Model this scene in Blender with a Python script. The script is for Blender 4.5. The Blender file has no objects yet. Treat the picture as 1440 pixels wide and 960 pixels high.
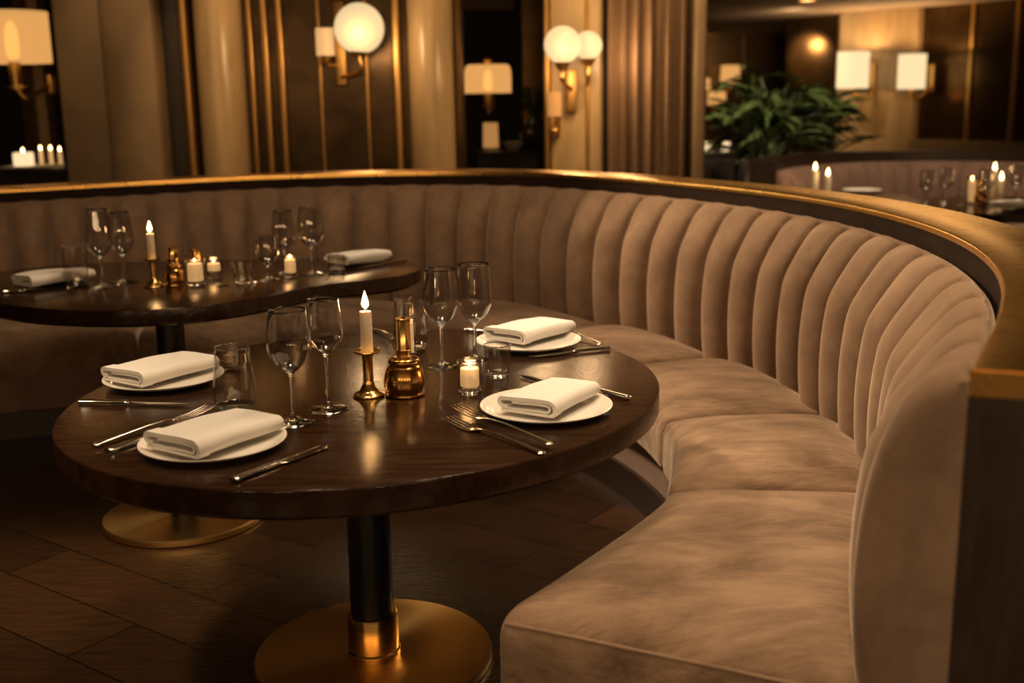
import bpy, math, random
from mathutils import Vector, Matrix
random.seed(7)
PI = math.pi
scene = bpy.context.scene
COL = scene.collection

# ------------------------------------------------------------------ camera
CAM_Z, FPX, PITCH, ROLL = 1.225, 1600.0, 0.2145, -0.0165
CAM = Vector((0, 0, CAM_Z))
FW = Vector((0, math.cos(PITCH), -math.sin(PITCH)))
_u0 = Vector((0, math.sin(PITCH), math.cos(PITCH))); _x0 = Vector((1, 0, 0))
XR = _x0 * math.cos(ROLL) + _u0 * math.sin(ROLL)
UP = _u0 * math.cos(ROLL) - _x0 * math.sin(ROLL)
def ray(px, py): return FW + XR * ((px - 720) / FPX) - UP * ((py - 480) / FPX)
def at(px, py, Y):
    d = ray(px, py); return CAM + d * (Y / d.y)
def onz(px, py, z):
    d = ray(px, py); return CAM + d * ((z - CAM_Z) / d.z)
def depth(P): return (Vector(P) - CAM).dot(FW)
def pw(P, w): return w / FPX * depth(P)          # metres for w pixels at P
def projy(P):
    d = Vector(P) - CAM; return 480 - FPX * d.dot(UP) / d.dot(FW)
def zat(P, py):
    lo, hi = 0.0, 3.0
    for _ in range(50):
        m = (lo + hi) / 2
        if projy((P[0], P[1], m)) > py: lo = m
        else: hi = m
    return (lo + hi) / 2
cd = bpy.data.cameras.new('camera'); cam = bpy.data.objects.new('camera', cd); COL.objects.link(cam)
cam.matrix_world = Matrix(((XR.x, UP.x, -FW.x, 0), (XR.y, UP.y, -FW.y, 0), (XR.z, UP.z, -FW.z, CAM_Z), (0, 0, 0, 1)))
cd.sensor_width = 36; cd.lens = 36 * FPX / 1440; cd.clip_start = .05
cd.dof.use_dof = True; cd.dof.focus_distance = 2.42; cd.dof.aperture_fstop = 2.7
scene.camera = cam

# ------------------------------------------------------------------ mesh tools
def catmull(pts, n):
    pts = [tuple(p) for p in pts]; out = []
    for i in range(len(pts) - 1):
        p1, p2 = pts[i], pts[i + 1]
        p0 = pts[i - 1] if i else tuple(2 * a - b for a, b in zip(p1, p2))
        p3 = pts[i + 2] if i + 2 < len(pts) else tuple(2 * b - a for a, b in zip(p1, p2))
        for k in range(n):
            t = k / n
            out.append(tuple(.5 * (2 * b + (c - a) * t + (2 * a - 5 * b + 4 * c - d) * t * t + (3 * b - a - 3 * c + d) * t ** 3) for a, b, c, d in zip(p0, p1, p2, p3)))
    out.append(pts[-1]); return out
class MB:
    def __init__(s): s.v = []; s.f = []
    def add(s, vs, fs):
        b = len(s.v); s.v += [tuple(v) for v in vs]; s.f += [tuple(b + i for i in f) for f in fs]; return s
    def grid(s, rows, closed=False, cap0=False, cap1=False):
        n = len(rows[0]); vs = [p for r in rows for p in r]; fs = []
        for i in range(len(rows) - 1):
            for j in range(n if closed else n - 1):
                k = (j + 1) % n
                fs.append((i * n + j, i * n + k, (i + 1) * n + k, (i + 1) * n + j))
        if cap0: fs.append(tuple(range(n))[::-1])
        if cap1: fs.append(tuple((len(rows) - 1) * n + j for j in range(n)))
        return s.add(vs, fs)
    def lathe(s, prof, seg=48, c=(0, 0, 0), caps=True):
        rows = [[(c[0] + r * math.cos(2 * PI * j / seg), c[1] + r * math.sin(2 * PI * j / seg), c[2] + z) for j in range(seg)] for r, z in prof]
        return s.grid(rows, True, caps and prof[0][0] > 1e-6, caps and prof[-1][0] > 1e-6)
    def box(s, x0, x1, y0, y1, z0, z1, bev=0):
        if bev <= 0:
            v = [(x, y, z) for z in (z0, z1) for x, y in ((x0, y0), (x1, y0), (x1, y1), (x0, y1))]
            return s.add(v, [(3, 2, 1, 0), (4, 5, 6, 7), (0, 1, 5, 4), (1, 2, 6, 5), (2, 3, 7, 6), (3, 0, 4, 7)])
        def ring(i, z):
            o = []
            for cx, cy, a0 in ((x1 - bev, y1 - bev, 0), (x0 + bev, y1 - bev, PI / 2), (x0 + bev, y0 + bev, PI), (x1 - bev, y0 + bev, 1.5 * PI)):
                for k in range(5):
                    a = a0 + k * PI / 8; o.append((cx + (bev - i) * math.cos(a), cy + (bev - i) * math.sin(a), z))
            return o
        rows = []
        for k in range(4): a = k * PI / 6; rows.append(ring(bev * (1 - math.sin(a)), z0 + bev * (1 - math.cos(a))))
        for k in range(3, -1, -1): a = k * PI / 6; rows.append(ring(bev * (1 - math.sin(a)), z1 - bev * (1 - math.cos(a))))
        return s.grid(rows, True, True, True)
    def tube(s, pts, r, seg=12, caps=True):
        pts = [Vector(p) for p in pts]; rr = r if isinstance(r, (list, tuple)) else [r] * len(pts); rows = []
        up = Vector((0, 0, 1))
        for i, p in enumerate(pts):
            t = (pts[min(i + 1, len(pts) - 1)] - pts[max(i - 1, 0)]).normalized()
            ref = up if abs(t.z) < .9 else Vector((1, 0, 0))
            a = t.cross(ref).normalized(); b = a.cross(t)
            if rows and False: pass
            rows.append([tuple(p + a * rr[i] * math.cos(2 * PI * j / seg) + b * rr[i] * math.sin(2 * PI * j / seg)) for j in range(seg)])
        return s.grid(rows, True, caps, caps)
    def build(s, name, mat, parent=None, loc=(0, 0, 0), sharp=35, flip=False):
        me = bpy.data.meshes.new(name); me.from_pydata(s.v, [], s.f); me.update()
        import bmesh
        bm = bmesh.new(); bm.from_mesh(me); bmesh.ops.recalc_face_normals(bm, faces=bm.faces); bm.to_mesh(me); bm.free()
        me.polygons.foreach_set('use_smooth', [True] * len(me.polygons))
        if sharp: me.set_sharp_from_angle(angle=math.radians(sharp))
        me.materials.append(mat)
        o = bpy.data.objects.new(name, me); COL.objects.link(o); o.location = loc
        if parent: o.parent = parent
        return o
def tag(o, label=None, cat=None, group=None, kind=None):
    for k, v in (('label', label), ('category', cat), ('group', group), ('kind', kind)):
        if v: o[k] = v
    return o
def thing(name, loc, label, cat, group=None, rz=0):
    o = bpy.data.objects.new(name, None); COL.objects.link(o); o.location = loc; o.rotation_euler = (0, 0, rz); o.empty_display_size = .05
    return tag(o, label, cat, group)
def struct(name, mb, mat, sharp=35): return tag(mb.build(name, mat, sharp=sharp), kind='structure')

# ------------------------------------------------------------------ materials
def mat(name):
    m = bpy.data.materials.new(name); m.use_nodes = True; nt = m.node_tree
    return m, nt, nt.nodes['Principled BSDF']
def N(nt, t, **kw):
    n = nt.nodes.new(t)
    for k, v in kw.items():
        if k in n.inputs.keys(): n.inputs[k].default_value = v
        else: setattr(n, k, v)
    return n
def coords(nt, scale=(1, 1, 1), rot=(0, 0, 0), world=False):
    mp = N(nt, 'ShaderNodeMapping'); mp.inputs['Scale'].default_value = scale; mp.inputs['Rotation'].default_value = rot
    if world:
        g = N(nt, 'ShaderNodeNewGeometry'); nt.links.new(g.outputs['Position'], mp.inputs['Vector'])
    else:
        tc = N(nt, 'ShaderNodeTexCoord'); nt.links.new(tc.outputs['Object'], mp.inputs['Vector'])
    return mp.outputs['Vector']
def noise(nt, vec, scale, detail=4, rough=.55, dist=0):
    n = N(nt, 'ShaderNodeTexNoise'); n.inputs['Scale'].default_value = scale; n.inputs['Detail'].default_value = detail
    n.inputs['Roughness'].default_value = rough; n.inputs['Distortion'].default_value = dist
    nt.links.new(vec, n.inputs['Vector']); return n.outputs['Fac']
def ramp(nt, fac, stops):
    r = N(nt, 'ShaderNodeValToRGB'); e = r.color_ramp.elements
    e[0].position, e[0].color = stops[0][0], (*stops[0][1], 1); e[1].position, e[1].color = stops[-1][0], (*stops[-1][1], 1)
    for p, c in stops[1:-1]:
        x = e.new(p); x.color = (*c, 1)
    nt.links.new(fac, r.inputs['Fac']); return r.outputs['Color']
def bump(nt, b, fac, strength, dist=.01):
    n = N(nt, 'ShaderNodeBump'); n.inputs['Strength'].default_value = strength; n.inputs['Distance'].default_value = dist
    nt.links.new(fac, n.inputs['Height']); nt.links.new(n.outputs['Normal'], b.inputs['Normal'])
def simple(name, col, rough, metal=0, spec=.5, **kw):
    m, nt, b = mat(name); b.inputs['Base Color'].default_value = (*col, 1); b.inputs['Roughness'].default_value = rough
    b.inputs['Metallic'].default_value = metal; b.inputs['Specular IOR Level'].default_value = spec
    for k, v in kw.items(): b.inputs[k].default_value = v
    return m
def velvet(name, c0, c1, sc, st=(1, 1, 1)):
    m, nt, b = mat(name); v = coords(nt, st, world=True)
    f = noise(nt, v, sc, 7, .68, .35)
    c = ramp(nt, f, [(.37, c0), (.65, c1)]); nt.links.new(c, b.inputs['Base Color'])
    b.inputs['Roughness'].default_value = .85; b.inputs['Specular IOR Level'].default_value = .15
    b.inputs['Sheen Weight'].default_value = .55; b.inputs['Sheen Roughness'].default_value = .35; b.inputs['Sheen Tint'].default_value = (1, .82, .68, 1)
    f2 = noise(nt, v, 260, 2); bump(nt, b, f2, .25, .002)
    if 'seat' in name:
        vw = coords(nt, (2.2, 9, 6), world=True); f3 = noise(nt, vw, 2.6, 4, .55, .6); b3 = N(nt, 'ShaderNodeBump'); b3.inputs['Strength'].default_value = .45; b3.inputs['Distance'].default_value = .02
        nt.links.new(f3, b3.inputs['Height']); nb = [n for n in nt.nodes if n.type == 'BUMP' and n != b3][0]; nt.links.new(b3.outputs['Normal'], nb.inputs['Normal'])
    return m
M = {}
M['velvet'] = velvet('velvet', (.185, .118, .076), (.265, .172, .112), 7)
M['velvet_seat'] = velvet('velvet_seat', (.125, .078, .048), (.285, .186, .122), 6, (.7, 1.5, 1))
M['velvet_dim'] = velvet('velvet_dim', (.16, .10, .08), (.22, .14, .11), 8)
def wood(name, c0, c1, stretch, rough, bmp=.08, sc=14, coat=0, rot=(0, 0, 0)):
    m, nt, b = mat(name); v = coords(nt, stretch, rot)
    f = noise(nt, v, sc, 6, .6, .4)
    c = ramp(nt, f, [(.3, c0), (.7, c1)]); nt.links.new(c, b.inputs['Base Color'])
    rr = N(nt, 'ShaderNodeMapRange'); rr.inputs['To Min'].default_value = rough - .05; rr.inputs['To Max'].default_value = rough + .1
    nt.links.new(f, rr.inputs['Value']); nt.links.new(rr.outputs[0], b.inputs['Roughness'])
    b.inputs['Coat Weight'].default_value = coat; b.inputs['Coat Roughness'].default_value = .12
    f2 = noise(nt, v, sc * 3, 4, .6, .2); bump(nt, b, f2, bmp, .004)
    return m
M['table_wood'] = wood('table_wood', (.010, .0045, .0022), (.034, .0145, .0065), (1, 9, 4), .14, .14, 7, rot=(0, 0, .15))
M['table_wood'].node_tree.nodes['Principled BSDF'].inputs['Specular IOR Level'].default_value = .42
M['dark_wood'] = wood('dark_wood', (.012, .006, .0035), (.03, .015, .008), (8, 8, 1), .38, .15, 10)
M['band_wood'] = wood('band_wood', (.012, .006, .003), (.024, .012, .006), (1, 1, 3), .6, .05, 6)
M['band_wood'].node_tree.nodes['Principled BSDF'].inputs['Specular IOR Level'].default_value = .12
def brass(name, col, rough, sc=(1, 1, 60), bmp=.02, wear=0):
    m, nt, b = mat(name); b.inputs['Base Color'].default_value = (*col, 1); b.inputs['Metallic'].default_value = 1
    v = coords(nt, sc); f = noise(nt, v, 12, 4, .6)
    rr = N(nt, 'ShaderNodeMapRange'); rr.inputs['To Min'].default_value = rough - .07; rr.inputs['To Max'].default_value = rough + .1
    nt.links.new(f, rr.inputs['Value']); nt.links.new(rr.outputs[0], b.inputs['Roughness'])
    bump(nt, b, f, bmp, .002)
    return m
M['brass'] = brass('brass', (.84, .55, .20), .18)
M['brass_base'] = brass('brass_base', (.86, .60, .23), .27, (1, 1, 1), 0)
M['brass_base'] = simple('brass_turned', (.86, .58, .21), .3, 1)
_nt = M['brass_base'].node_tree; _b = _nt.nodes['Principled BSDF']; _b.inputs['Anisotropic'].default_value = .8; _b.inputs['Anisotropic Rotation'].default_value = 0
_t = N(_nt, 'ShaderNodeTangent', direction_type='RADIAL', axis='Z'); _nt.links.new(_t.outputs[0], _b.inputs['Tangent'])
M['brass_rail'] = brass('brass_rail', (.80, .47, .14), .27, (2, 2, 2), 0)
_mr = [n for n in M['brass_rail'].node_tree.nodes if n.type == 'MAP_RANGE'][0]; _mr.inputs['To Min'].default_value = .25; _mr.inputs['To Max'].default_value = .31
M['brass_dark'] = brass('brass_dark', (.42, .225, .07), .2, (1, 1, 3), .01)
M['brass_bg'] = brass('brass_bg', (.7, .42, .14), .35)
M['steel'] = simple('steel', (.68, .62, .55), .13, 1)
M['black_metal'] = simple('black_metal', (.006, .006, .006), .32, 0, .5)
M['porcelain'] = simple('porcelain', (.72, .68, .62), .12, 0, .5)
M['wax'] = simple('wax', (.84, .72, .54), .5, 0, .3, **{'Subsurface Weight': .12, 'Subsurface Scale': .01})
M['wick'] = simple('wick', (.01, .008, .006), .9)
M['planter'] = simple('planter', (.05, .035, .025), .6)
M['bulkhead'] = simple('bulkhead', (.3, .2, .12), .9)
m, nt, b = mat('linen'); v = coords(nt)
b.inputs['Base Color'].default_value = (.70, .675, .64, 1); b.inputs['Roughness'].default_value = .9; b.inputs['Sheen Weight'].default_value = .2
bump(nt, b, noise(nt, v, 420, 2), .25, .001); M['linen'] = m
def emis(name, col, st, extra=None):
    m, nt, b = mat(name); b.inputs['Base Color'].default_value = tuple(.25 * q for q in col) + (1,); b.inputs['Emission Color'].default_value = (*col, 1); b.inputs['Emission Strength'].default_value = st
    b.inputs['Roughness'].default_value = .5
    return m
M['flame'] = emis('flame', (1, .62, .22), 26)
M['wax_lit'] = emis('wax_lit', (1, .56, .22), .5); M['wax_lit'].node_tree.nodes['Principled BSDF'].inputs['Base Color'].default_value = (.7, .55, .36, 1)  # emission stands in for flame light showing through the wax
M['globe'] = emis('globe_glass', (1, .73, .38), .84)
M['added_globe'] = emis('opal_globe_added', (1, .66, .36), 14)  # for the added sconces opposite the booth
M['tube_lamp'] = emis('tube_glass', (1, .57, .23), .66)
M['bulb'] = emis('lamp_bulb', (1, .74, .42), 4.5)
m, nt, b = mat('lamp_shade'); b.inputs['Base Color'].default_value = (.25, .17, .09, 1); b.inputs['Emission Color'].default_value = (1, .56, .19, 1); b.inputs['Emission Strength'].default_value = .72
_t = N(nt, 'ShaderNodeBsdfTransparent'); _t.inputs['Color'].default_value = (1, .7, .35, 1); _m = N(nt, 'ShaderNodeMixShader'); _m.inputs[0].default_value = .36
nt.links.new(b.outputs[0], _m.inputs[1]); nt.links.new(_t.outputs[0], _m.inputs[2]); nt.links.new(_m.outputs[0], nt.nodes['Material Output'].inputs['Surface']); M['shade'] = m
M['shade_reflection'] = emis('lamp_reflection', (1, .46, .13), .42)  # weak glow for lamp reflections built as shades
M['shade_bright'] = emis('lamp_shade_bright', (1, .74, .40), 1.05)
M['downlight'] = emis('downlight_lens', (1, .8, .6), 14)
# thin blown glass: two clear walls that mirror by Fresnel
m, nt, b = mat('thin_glass'); nt.nodes.remove(b)
tr = N(nt, 'ShaderNodeBsdfTransparent'); tr.inputs['Color'].default_value = (.965, .955, .94, 1)
lw = N(nt, 'ShaderNodeLayerWeight'); lw.inputs['Blend'].default_value = .5
c = ramp(nt, lw.outputs['Facing'], [(0, (.965, .955, .94)), (.7, (.9, .89, .87)), (.9, (.5, .48, .45)), (1, (.12, .11, .1))]); nt.links.new(c, tr.inputs['Color'])
gl = N(nt, 'ShaderNodeBsdfGlossy'); gl.inputs['Roughness'].default_value = .02
fr = N(nt, 'ShaderNodeFresnel'); fr.inputs['IOR'].default_value = 1.5
geo = N(nt, 'ShaderNodeNewGeometry'); mr = N(nt, 'ShaderNodeMapRange'); mr.inputs['To Min'].default_value = 1.8; mr.inputs['To Max'].default_value = 1 / 1.8
nt.links.new(geo.outputs['Backfacing'], mr.inputs['Value']); nt.links.new(mr.outputs[0], fr.inputs['IOR'])
mx = N(nt, 'ShaderNodeMixShader'); nt.links.new(fr.outputs[0], mx.inputs[0]); nt.links.new(tr.outputs[0], mx.inputs[1]); nt.links.new(gl.outputs[0], mx.inputs[2])
nt.links.new(mx.outputs[0], nt.nodes['Material Output'].inputs['Surface']); M['thin_glass'] = m
m, nt, b = mat('solid_glass'); b.inputs['Transmission Weight'].default_value = 1; b.inputs['Roughness'].default_value = .01; b.inputs['IOR'].default_value = 1.5; b.inputs['Roughness'].default_value = 0; M['glass'] = m
# floor: wide dark boards
m, nt, b = mat('floor_boards'); v = coords(nt, (1, 1, 1), (0, 0, .62), True)
br = N(nt, 'ShaderNodeTexBrick'); nt.links.new(v, br.inputs['Vector'])
for k, x in (('Scale', 1.0), ('Mortar Size', .0025), ('Brick Width', 1.1), ('Row Height', .19), ('Bias', 0)): br.inputs[k].default_value = x
br.inputs['Color1'].default_value = (.020, .0095, .0042, 1); br.inputs['Color2'].default_value = (.045, .0215, .0095, 1); br.inputs['Mortar'].default_value = (.004, .002, .001, 1)
v2 = coords(nt, (2, 14, 1), (0, 0, .62), True); f = noise(nt, v2, 5, 6, .6, .5)
c = ramp(nt, f, [(.25, (.45, .45, .45)), (.75, (1.25, 1.2, 1.1))])
mm = N(nt, 'ShaderNodeMix', data_type='RGBA', blend_type='MULTIPLY'); mm.inputs[0].default_value = 1
nt.links.new(br.outputs['Color'], mm.inputs[6]); nt.links.new(c, mm.inputs[7]); nt.links.new(mm.outputs[2], b.inputs['Base Color'])
b.inputs['Roughness'].default_value = .26
f2 = noise(nt, coords(nt, (3, 10, 1), (0, 0, .62), True), 9, 4, .6, .3)
ad = N(nt, 'ShaderNodeMath', operation='ADD'); nt.links.new(f2, ad.inputs[0]); nt.links.new(br.outputs['Fac'], ad.inputs[1]); ad.inputs[1].default_value = 0
bump(nt, b, f2, .4, .008); M['floor'] = m
# plaster / bronze panels
def mottled(name, c0, c1, rough, metal, sc, stretch=(1, 1, 1), bmp=.05):
    m, nt, b = mat(name); v = coords(nt, stretch, world=True); f = noise(nt, v, sc, 5, .6, .8)
    c = ramp(nt, f, [(.3, c0), (.7, c1)]); nt.links.new(c, b.inputs['Base Color']); b.inputs['Roughness'].default_value = rough; b.inputs['Metallic'].default_value = metal
    bump(nt, b, f, bmp, .01); return m
M['plaster'] = mottled('plaster', (.17, .115, .06), (.235, .16, .085), .55, 0, 3)
M['plaster_light'] = mottled('plaster_light', (.33, .23, .115), (.48, .335, .17), .27, 0, 3, (2, 2, .4))
M['bronze'] = mottled('bronze', (.022, .0125, .0055), (.075, .043, .017), .26, .8, 5)
M['bronze_warm'] = mottled('bronze_warm', (.07, .038, .013), (.15, .083, .028), .27, .8, 4)
M['dark_wall'] = mottled('dark_wall', (.012, .007, .004), (.022, .013, .007), .6, 0, 4)
M['ceiling'] = mottled('ceiling_paint', (.34, .25, .16), (.38, .28, .18), .85, 0, 2)
M['curtain'] = mottled('curtain_cloth', (.19, .12, .072), (.24, .155, .095), .85, 0, 30)
M['curtain'].node_tree.nodes['Principled BSDF'].inputs['Specular IOR Level'].default_value = .1
M['leaf'] = mottled('leaf', (.014, .028, .006), (.085, .115, .034), .27, 0, 9)
M['twig'] = simple('twig', (.04, .06, .015), .6)
M['flower_dark'] = simple('vase_glaze', (.03, .03, .035), .2)

# ------------------------------------------------------------------ room shell
CEIL = 2.9; SOFF = 2.125
struct('floor', MB().box(-9, 9, -4, 21, -.1, 0), M['floor'])
struct('ceiling', MB().box(-9, 9, -4, 9.5, CEIL, CEIL + .1).box(-9, 9, 9.5, 21, SOFF, CEIL + .1), M['ceiling'])
struct('wall_left', MB().box(-6.2, -6, -4, 10, 0, CEIL), M['dark_wall'])
struct('wall_front', MB().box(-9, 9, -4.1, -4, 0, CEIL), M['dark_wall'])
WY = 6.6
def X(px, Y=WY): return at(px, 120, Y).x
x_open0, x_open1 = X(652), X(765)
struct('wall_back', MB().box(X(97), x_open0, WY, WY + .15, 0, CEIL).box(x_open1, X(982), WY, WY + .15, 0, CEIL), M['dark_wall'])
struct('wall_rear', MB().box(-6, at(962, 120, 10).x, 10, 10.1, 0, SOFF), M['dark_wall'])
nt_ = [0]
def trim(mb, mt, sharp=35):
    nt_[0] += 1; return struct('trim_%d' % nt_[0], mb, mt, sharp)
def pil(px0, px1, mt, prot=.14, flat=.5, seg=16):
    """engaged pilaster with rounded front"""
    x0, x1 = X(px0), X(px1); w = x1 - x0; pts = []
    for k in range(seg + 1):
        a = PI * k / seg; pts.append(((x0 + x1) / 2 - w / 2 * math.cos(a), WY - .02 - prot * (flat + (1 - flat) * math.sin(a)) * (1 if 0 < k < seg else .0)))
    pts = [(x0, WY - .005)] + pts + [(x1, WY - .005)]
    return trim(MB().grid([[(x, y, z) for x, y in pts] for z in (0, CEIL - .002)], True, True, True), mt)
# broad square pier with a rounded inner half
trim(MB().box(X(97), X(166), WY - .16, WY - .002, 0, CEIL - .002, .02), M['plaster'])
pil(166, 238, M['plaster'], .26, .75)
trim(MB().box(X(238), X(263), WY - .06, WY - .002, 0, CEIL - .002), M['dark_wall'])
trim(MB().box(X(264), X(275), WY - .1, WY - .002, 0, CEIL - .002, .015), M['brass_bg'])
pil(285, 348, M['plaster_light'], .24, .12)
trim(MB().box(X(349), X(576), WY - .03, WY - .002, 0, CEIL - .002), M['bronze'])
for a, c in ((356, 362), (375, 383), (396, 404)): trim(MB().box(X(a), X(c), WY - .075, WY - .031, 0, CEIL - .002, .01), M['brass_bg'])
for a, c in ((451, 455), (516, 520)): trim(MB().box(X(a), X(c), WY - .05, WY - .031, 0, CEIL - .002, .005), M['brass_bg'])
trim(MB().box(X(556), X(566), WY - .08, WY - .031, 0, CEIL - .002, .012), M['brass_bg'])
pil(577, 640, M['plaster_light'], .24, .12)
trim(MB().box(X(641), X(652), WY - .1, WY - .002, 0, CEIL - .002, .01), M['bronze_warm'])
trim(MB().box(X(765), X(772), WY - .09, WY - .002, 0, CEIL - .002, .01), M['brass_bg'])
trim(MB().box(X(773), X(848), WY - .05, WY - .002, 0, CEIL - .002, .02), M['plaster_light'])
trim(MB().box(X(823), X(828), WY - .07, WY - .051, 0, CEIL - .002, .006), M['brass_bg'])
trim(MB().box(X(848), X(856), WY - .03, WY - .002, 0, CEIL - .002), M['dark_wall'])
trim(MB().box(X(964), X(981), WY - .3, WY - .002, 0, CEIL - .002, .02), M['plaster'])
# dividing posts seen in the dark opening by the shaded lamp
trim(MB().box(at(42, 120, 8).x, at(62, 120, 8).x, 8, 8.15, 0, CEIL - .002), M['plaster'])
trim(MB().box(at(28, 120, 7.9).x, at(40, 120, 7.9).x, 7.9, 8.02, 0, CEIL - .002), M['bronze_warm'])
trim(MB().box(at(650, 10, 9.9).x, at(722, 10, 9.9).x, 9.7, 9.99, 1.9, SOFF - .002), M['plaster'])
trim(MB().box(at(735, 120, 9.9).x, at(766, 120, 9.9).x, 9.8, 9.99, 0, SOFF - .002), M['bronze_warm'])

# far room beyond the plant
A0 = Vector((3.68, 15.5)); B0 = Vector((5.6, 12.5)); dAB = (B0 - A0).normalized(); nAB = Vector((-dAB.y, dAB.x)); nAB = -nAB if nAB.y > 0 else nAB
def onwall(px):
    d = ray(px, 120); k = d.x / d.y       # x = k*y ; solve A0 + s*dAB
    s = (k * A0.y - A0.x) / (dAB.x - k * dAB.y); return s
def wallbox(s0, s1, o0, o1, z0, z1):
    P = lambda s, o: (A0.x + dAB.x * s + nAB.x * o, A0.y + dAB.y * s + nAB.y * o)
    q = [P(s0, o0), P(s1, o0), P(s1, o1), P(s0, o1)]
    return MB().add([(x, y, z) for z in (z0, z1) for x, y in q], [(3, 2, 1, 0), (4, 5, 6, 7), (0, 1, 5, 4), (1, 2, 6, 5), (2, 3, 7, 6), (3, 0, 4, 7)])
struct('wall_right', wallbox(0, 9, -.12, 0, 0, SOFF), M['bronze_warm'])
struct('wall_far', MB().box(1.6, 5.5, 18.9, 19, 0, SOFF), M['bronze_warm'])
struct('wall_inner', MB().box(1.5, 1.6, 10, 18.9, 0, SOFF), M['dark_wall'])
trim(wallbox(onwall(1186), onwall(1294), .005, .1, 0, SOFF - .002), M['plaster_light'])
for px in (1177, 1362, 1424): trim(wallbox(onwall(px), onwall(px + 4), .005, .03, 0, SOFF - .002), M['brass_bg'])
trim(wallbox(onwall(1294) + .01, onwall(1440) + 1, .005, .16, 0, .62), M['plaster'])
for a, c in ((985, 1008), (1046, 1078)): trim(MB().box(at(a, 120, 18.8).x, at(c, 120, 18.8).x, 18.8, 18.89, 0, SOFF - .002), M['bronze_warm'])

# ------------------------------------------------------------------ banquette
tops = [(15, 285), (66, 281), (117, 279), (166, 276.5), (213, 274), (255, 271.5), (298, 269), (346, 266.5), (391, 264.5), (446, 263), (502, 262), (551, 260.5), (604, 259), (658, 259), (706, 260), (749, 262), (794, 265), (830, 267), (869, 270), (910, 275), (952, 279), (996, 283), (1039, 289), (1084, 295), (1124, 302), (1165, 309), (1203, 317), (1240, 328), (1278, 340), (1313, 353), (1347, 371), (1374, 388), (1395, 411), (1408, 439), (1409, 473), (1372, 513)]
T = []
for px, py in tops:
    zt = CAM_Z - .37 - .025 * max(0, min(1, (500 - px) / 500))
    p = onz(px, py, zt); T.append(Vector((p.x, p.y, zt)))
T[-1] = Vector((.625, 1.50, T[-1].z))
for _ in range(6):
    T = [T[0]] + [T[i] * .5 + (T[i - 1] + T[i + 1]) * .25 for i in range(1, len(T) - 1)] + [T[-1]]
d0 = (T[0] - T[1]); d0.z = 0; L0 = .17; d0 = d0.normalized() * L0; ext = []
p = T[0].copy(); ang = 0
for k in range(4):
    ang += .07; dd = Matrix.Rotation(ang, 3, 'Z') @ d0; p = p + dd; ext.insert(0, p.copy())
T = ext + T
NT = len(T)
SUB = 12
S = [Vector(q) for q in catmull([tuple(t) for t in T], SUB)]
def nrm(i):
    a, b2 = S[max(i - 4, 0)], S[min(i + 4, len(S) - 1)]
    t = (b2 - a); t.z = 0; t.normalize(); return Vector((-t.y, t.x, 0))   # left of travel = outward (we travel from far side round to the near end)
OUT = [nrm(i) for i in range(len(S))]
sgn = 1 if OUT[len(S) // 2].y > 0 else -1
OUT = [o * sgn for o in OUT]
prof = catmull([(.085, .30), (.112, .36), (.124, .45), (.126, .56), (.117, .66), (.1, .735), (.078, .79), (.05, .83), (.022, .85), (-.004, .855), (-.016, .845)], 4)
def chan(i):
    s = (i % SUB) / SUB
    return (1 - abs(2 * s - 1) ** 2.0) ** .58
def prof_n(k):
    a, b2 = prof[max(k - 1, 0)], prof[min(k + 1, len(prof) - 1)]
    t = Vector((b2[0] - a[0], b2[1] - a[1])).normalized(); return (t.y, -t.x)
TOPT = [(lambda t: t * t * (3 - 2 * t))(max(0, min(1, (q[1] - .68) / .17))) for q in prof]
def prof_pt(i, k, amp, grow=0.):
    m, z = prof[k]; zz = z + (S[i].z - .855)
    nm, nz = prof_n(k); tt = TOPT[k]; c_ = chan(i); w = amp * (c_ ** (1 - .5 * tt) - .5 - .4 * tt)
    m2 = m + nm * (w + grow); z2 = zz + nz * (w + grow)
    if nm < 0: m2 = m; z2 = zz
    P = S[i] - OUT[i] * m2; return (P.x, P.y, z2)
sofa = thing('banquette', (0, 3, 0), 'long curved taupe velvet banquette with vertical channel tufting around both tables', 'sofa')
def sbuild(mb, name, mt, sharp=35): return mb.build(name, mt, sofa, (0, -3, 0), sharp)
rows = [[prof_pt(i, k, .072 * (1 - .52 * TOPT[k])) for k in range(len(prof))] for i in range(len(S))]
# back face so that the backrest is a solid
rows = [r + [tuple(S[i] + OUT[i] * .016 + Vector((0, 0, .83 - S[i].z))), tuple(S[i] + OUT[i] * .016 + Vector((0, 0, .30 - S[i].z)))] for i, r in enumerate(rows)]
sbuild(MB().grid(rows, True, True, True), 'backrest', M['velvet'], 70)
# arm panel: the rounded end of the backrest
tend = S[-1] - S[-4]; tend.z = 0; tend.normalize()
outl = [(q[0] + .012, q[1] + .004) for q in prof[:-2]] + [(-.02, .848), (-.02, .02), (.09, .02), (.1, .2)]
_np = len(prof) - 2
def insetring(off, d):
    r = []
    for n_, (m, z) in enumerate(outl):
        if n_ < _np:
            nm, nz = prof_n(n_); f = min(1, (_np - 1 - n_) / 6 + .25); m2, z2 = m - nm * off * f, z - nz * off * f
        else: m2, z2 = m, z
        P = S[-1] - OUT[-1] * m2 + tend * d; r.append((P.x, P.y, z2))
    return r
AR = .04
rr_ = [insetring(0, -.002)] + [insetring(AR * (1 - math.cos(a)), .07 - AR + AR * math.sin(a)) for a in [k * PI / 12 for k in range(7)]]
sbuild(MB().grid(rr_, True, True, True), 'arm_panel', M['velvet'], 60)

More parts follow.
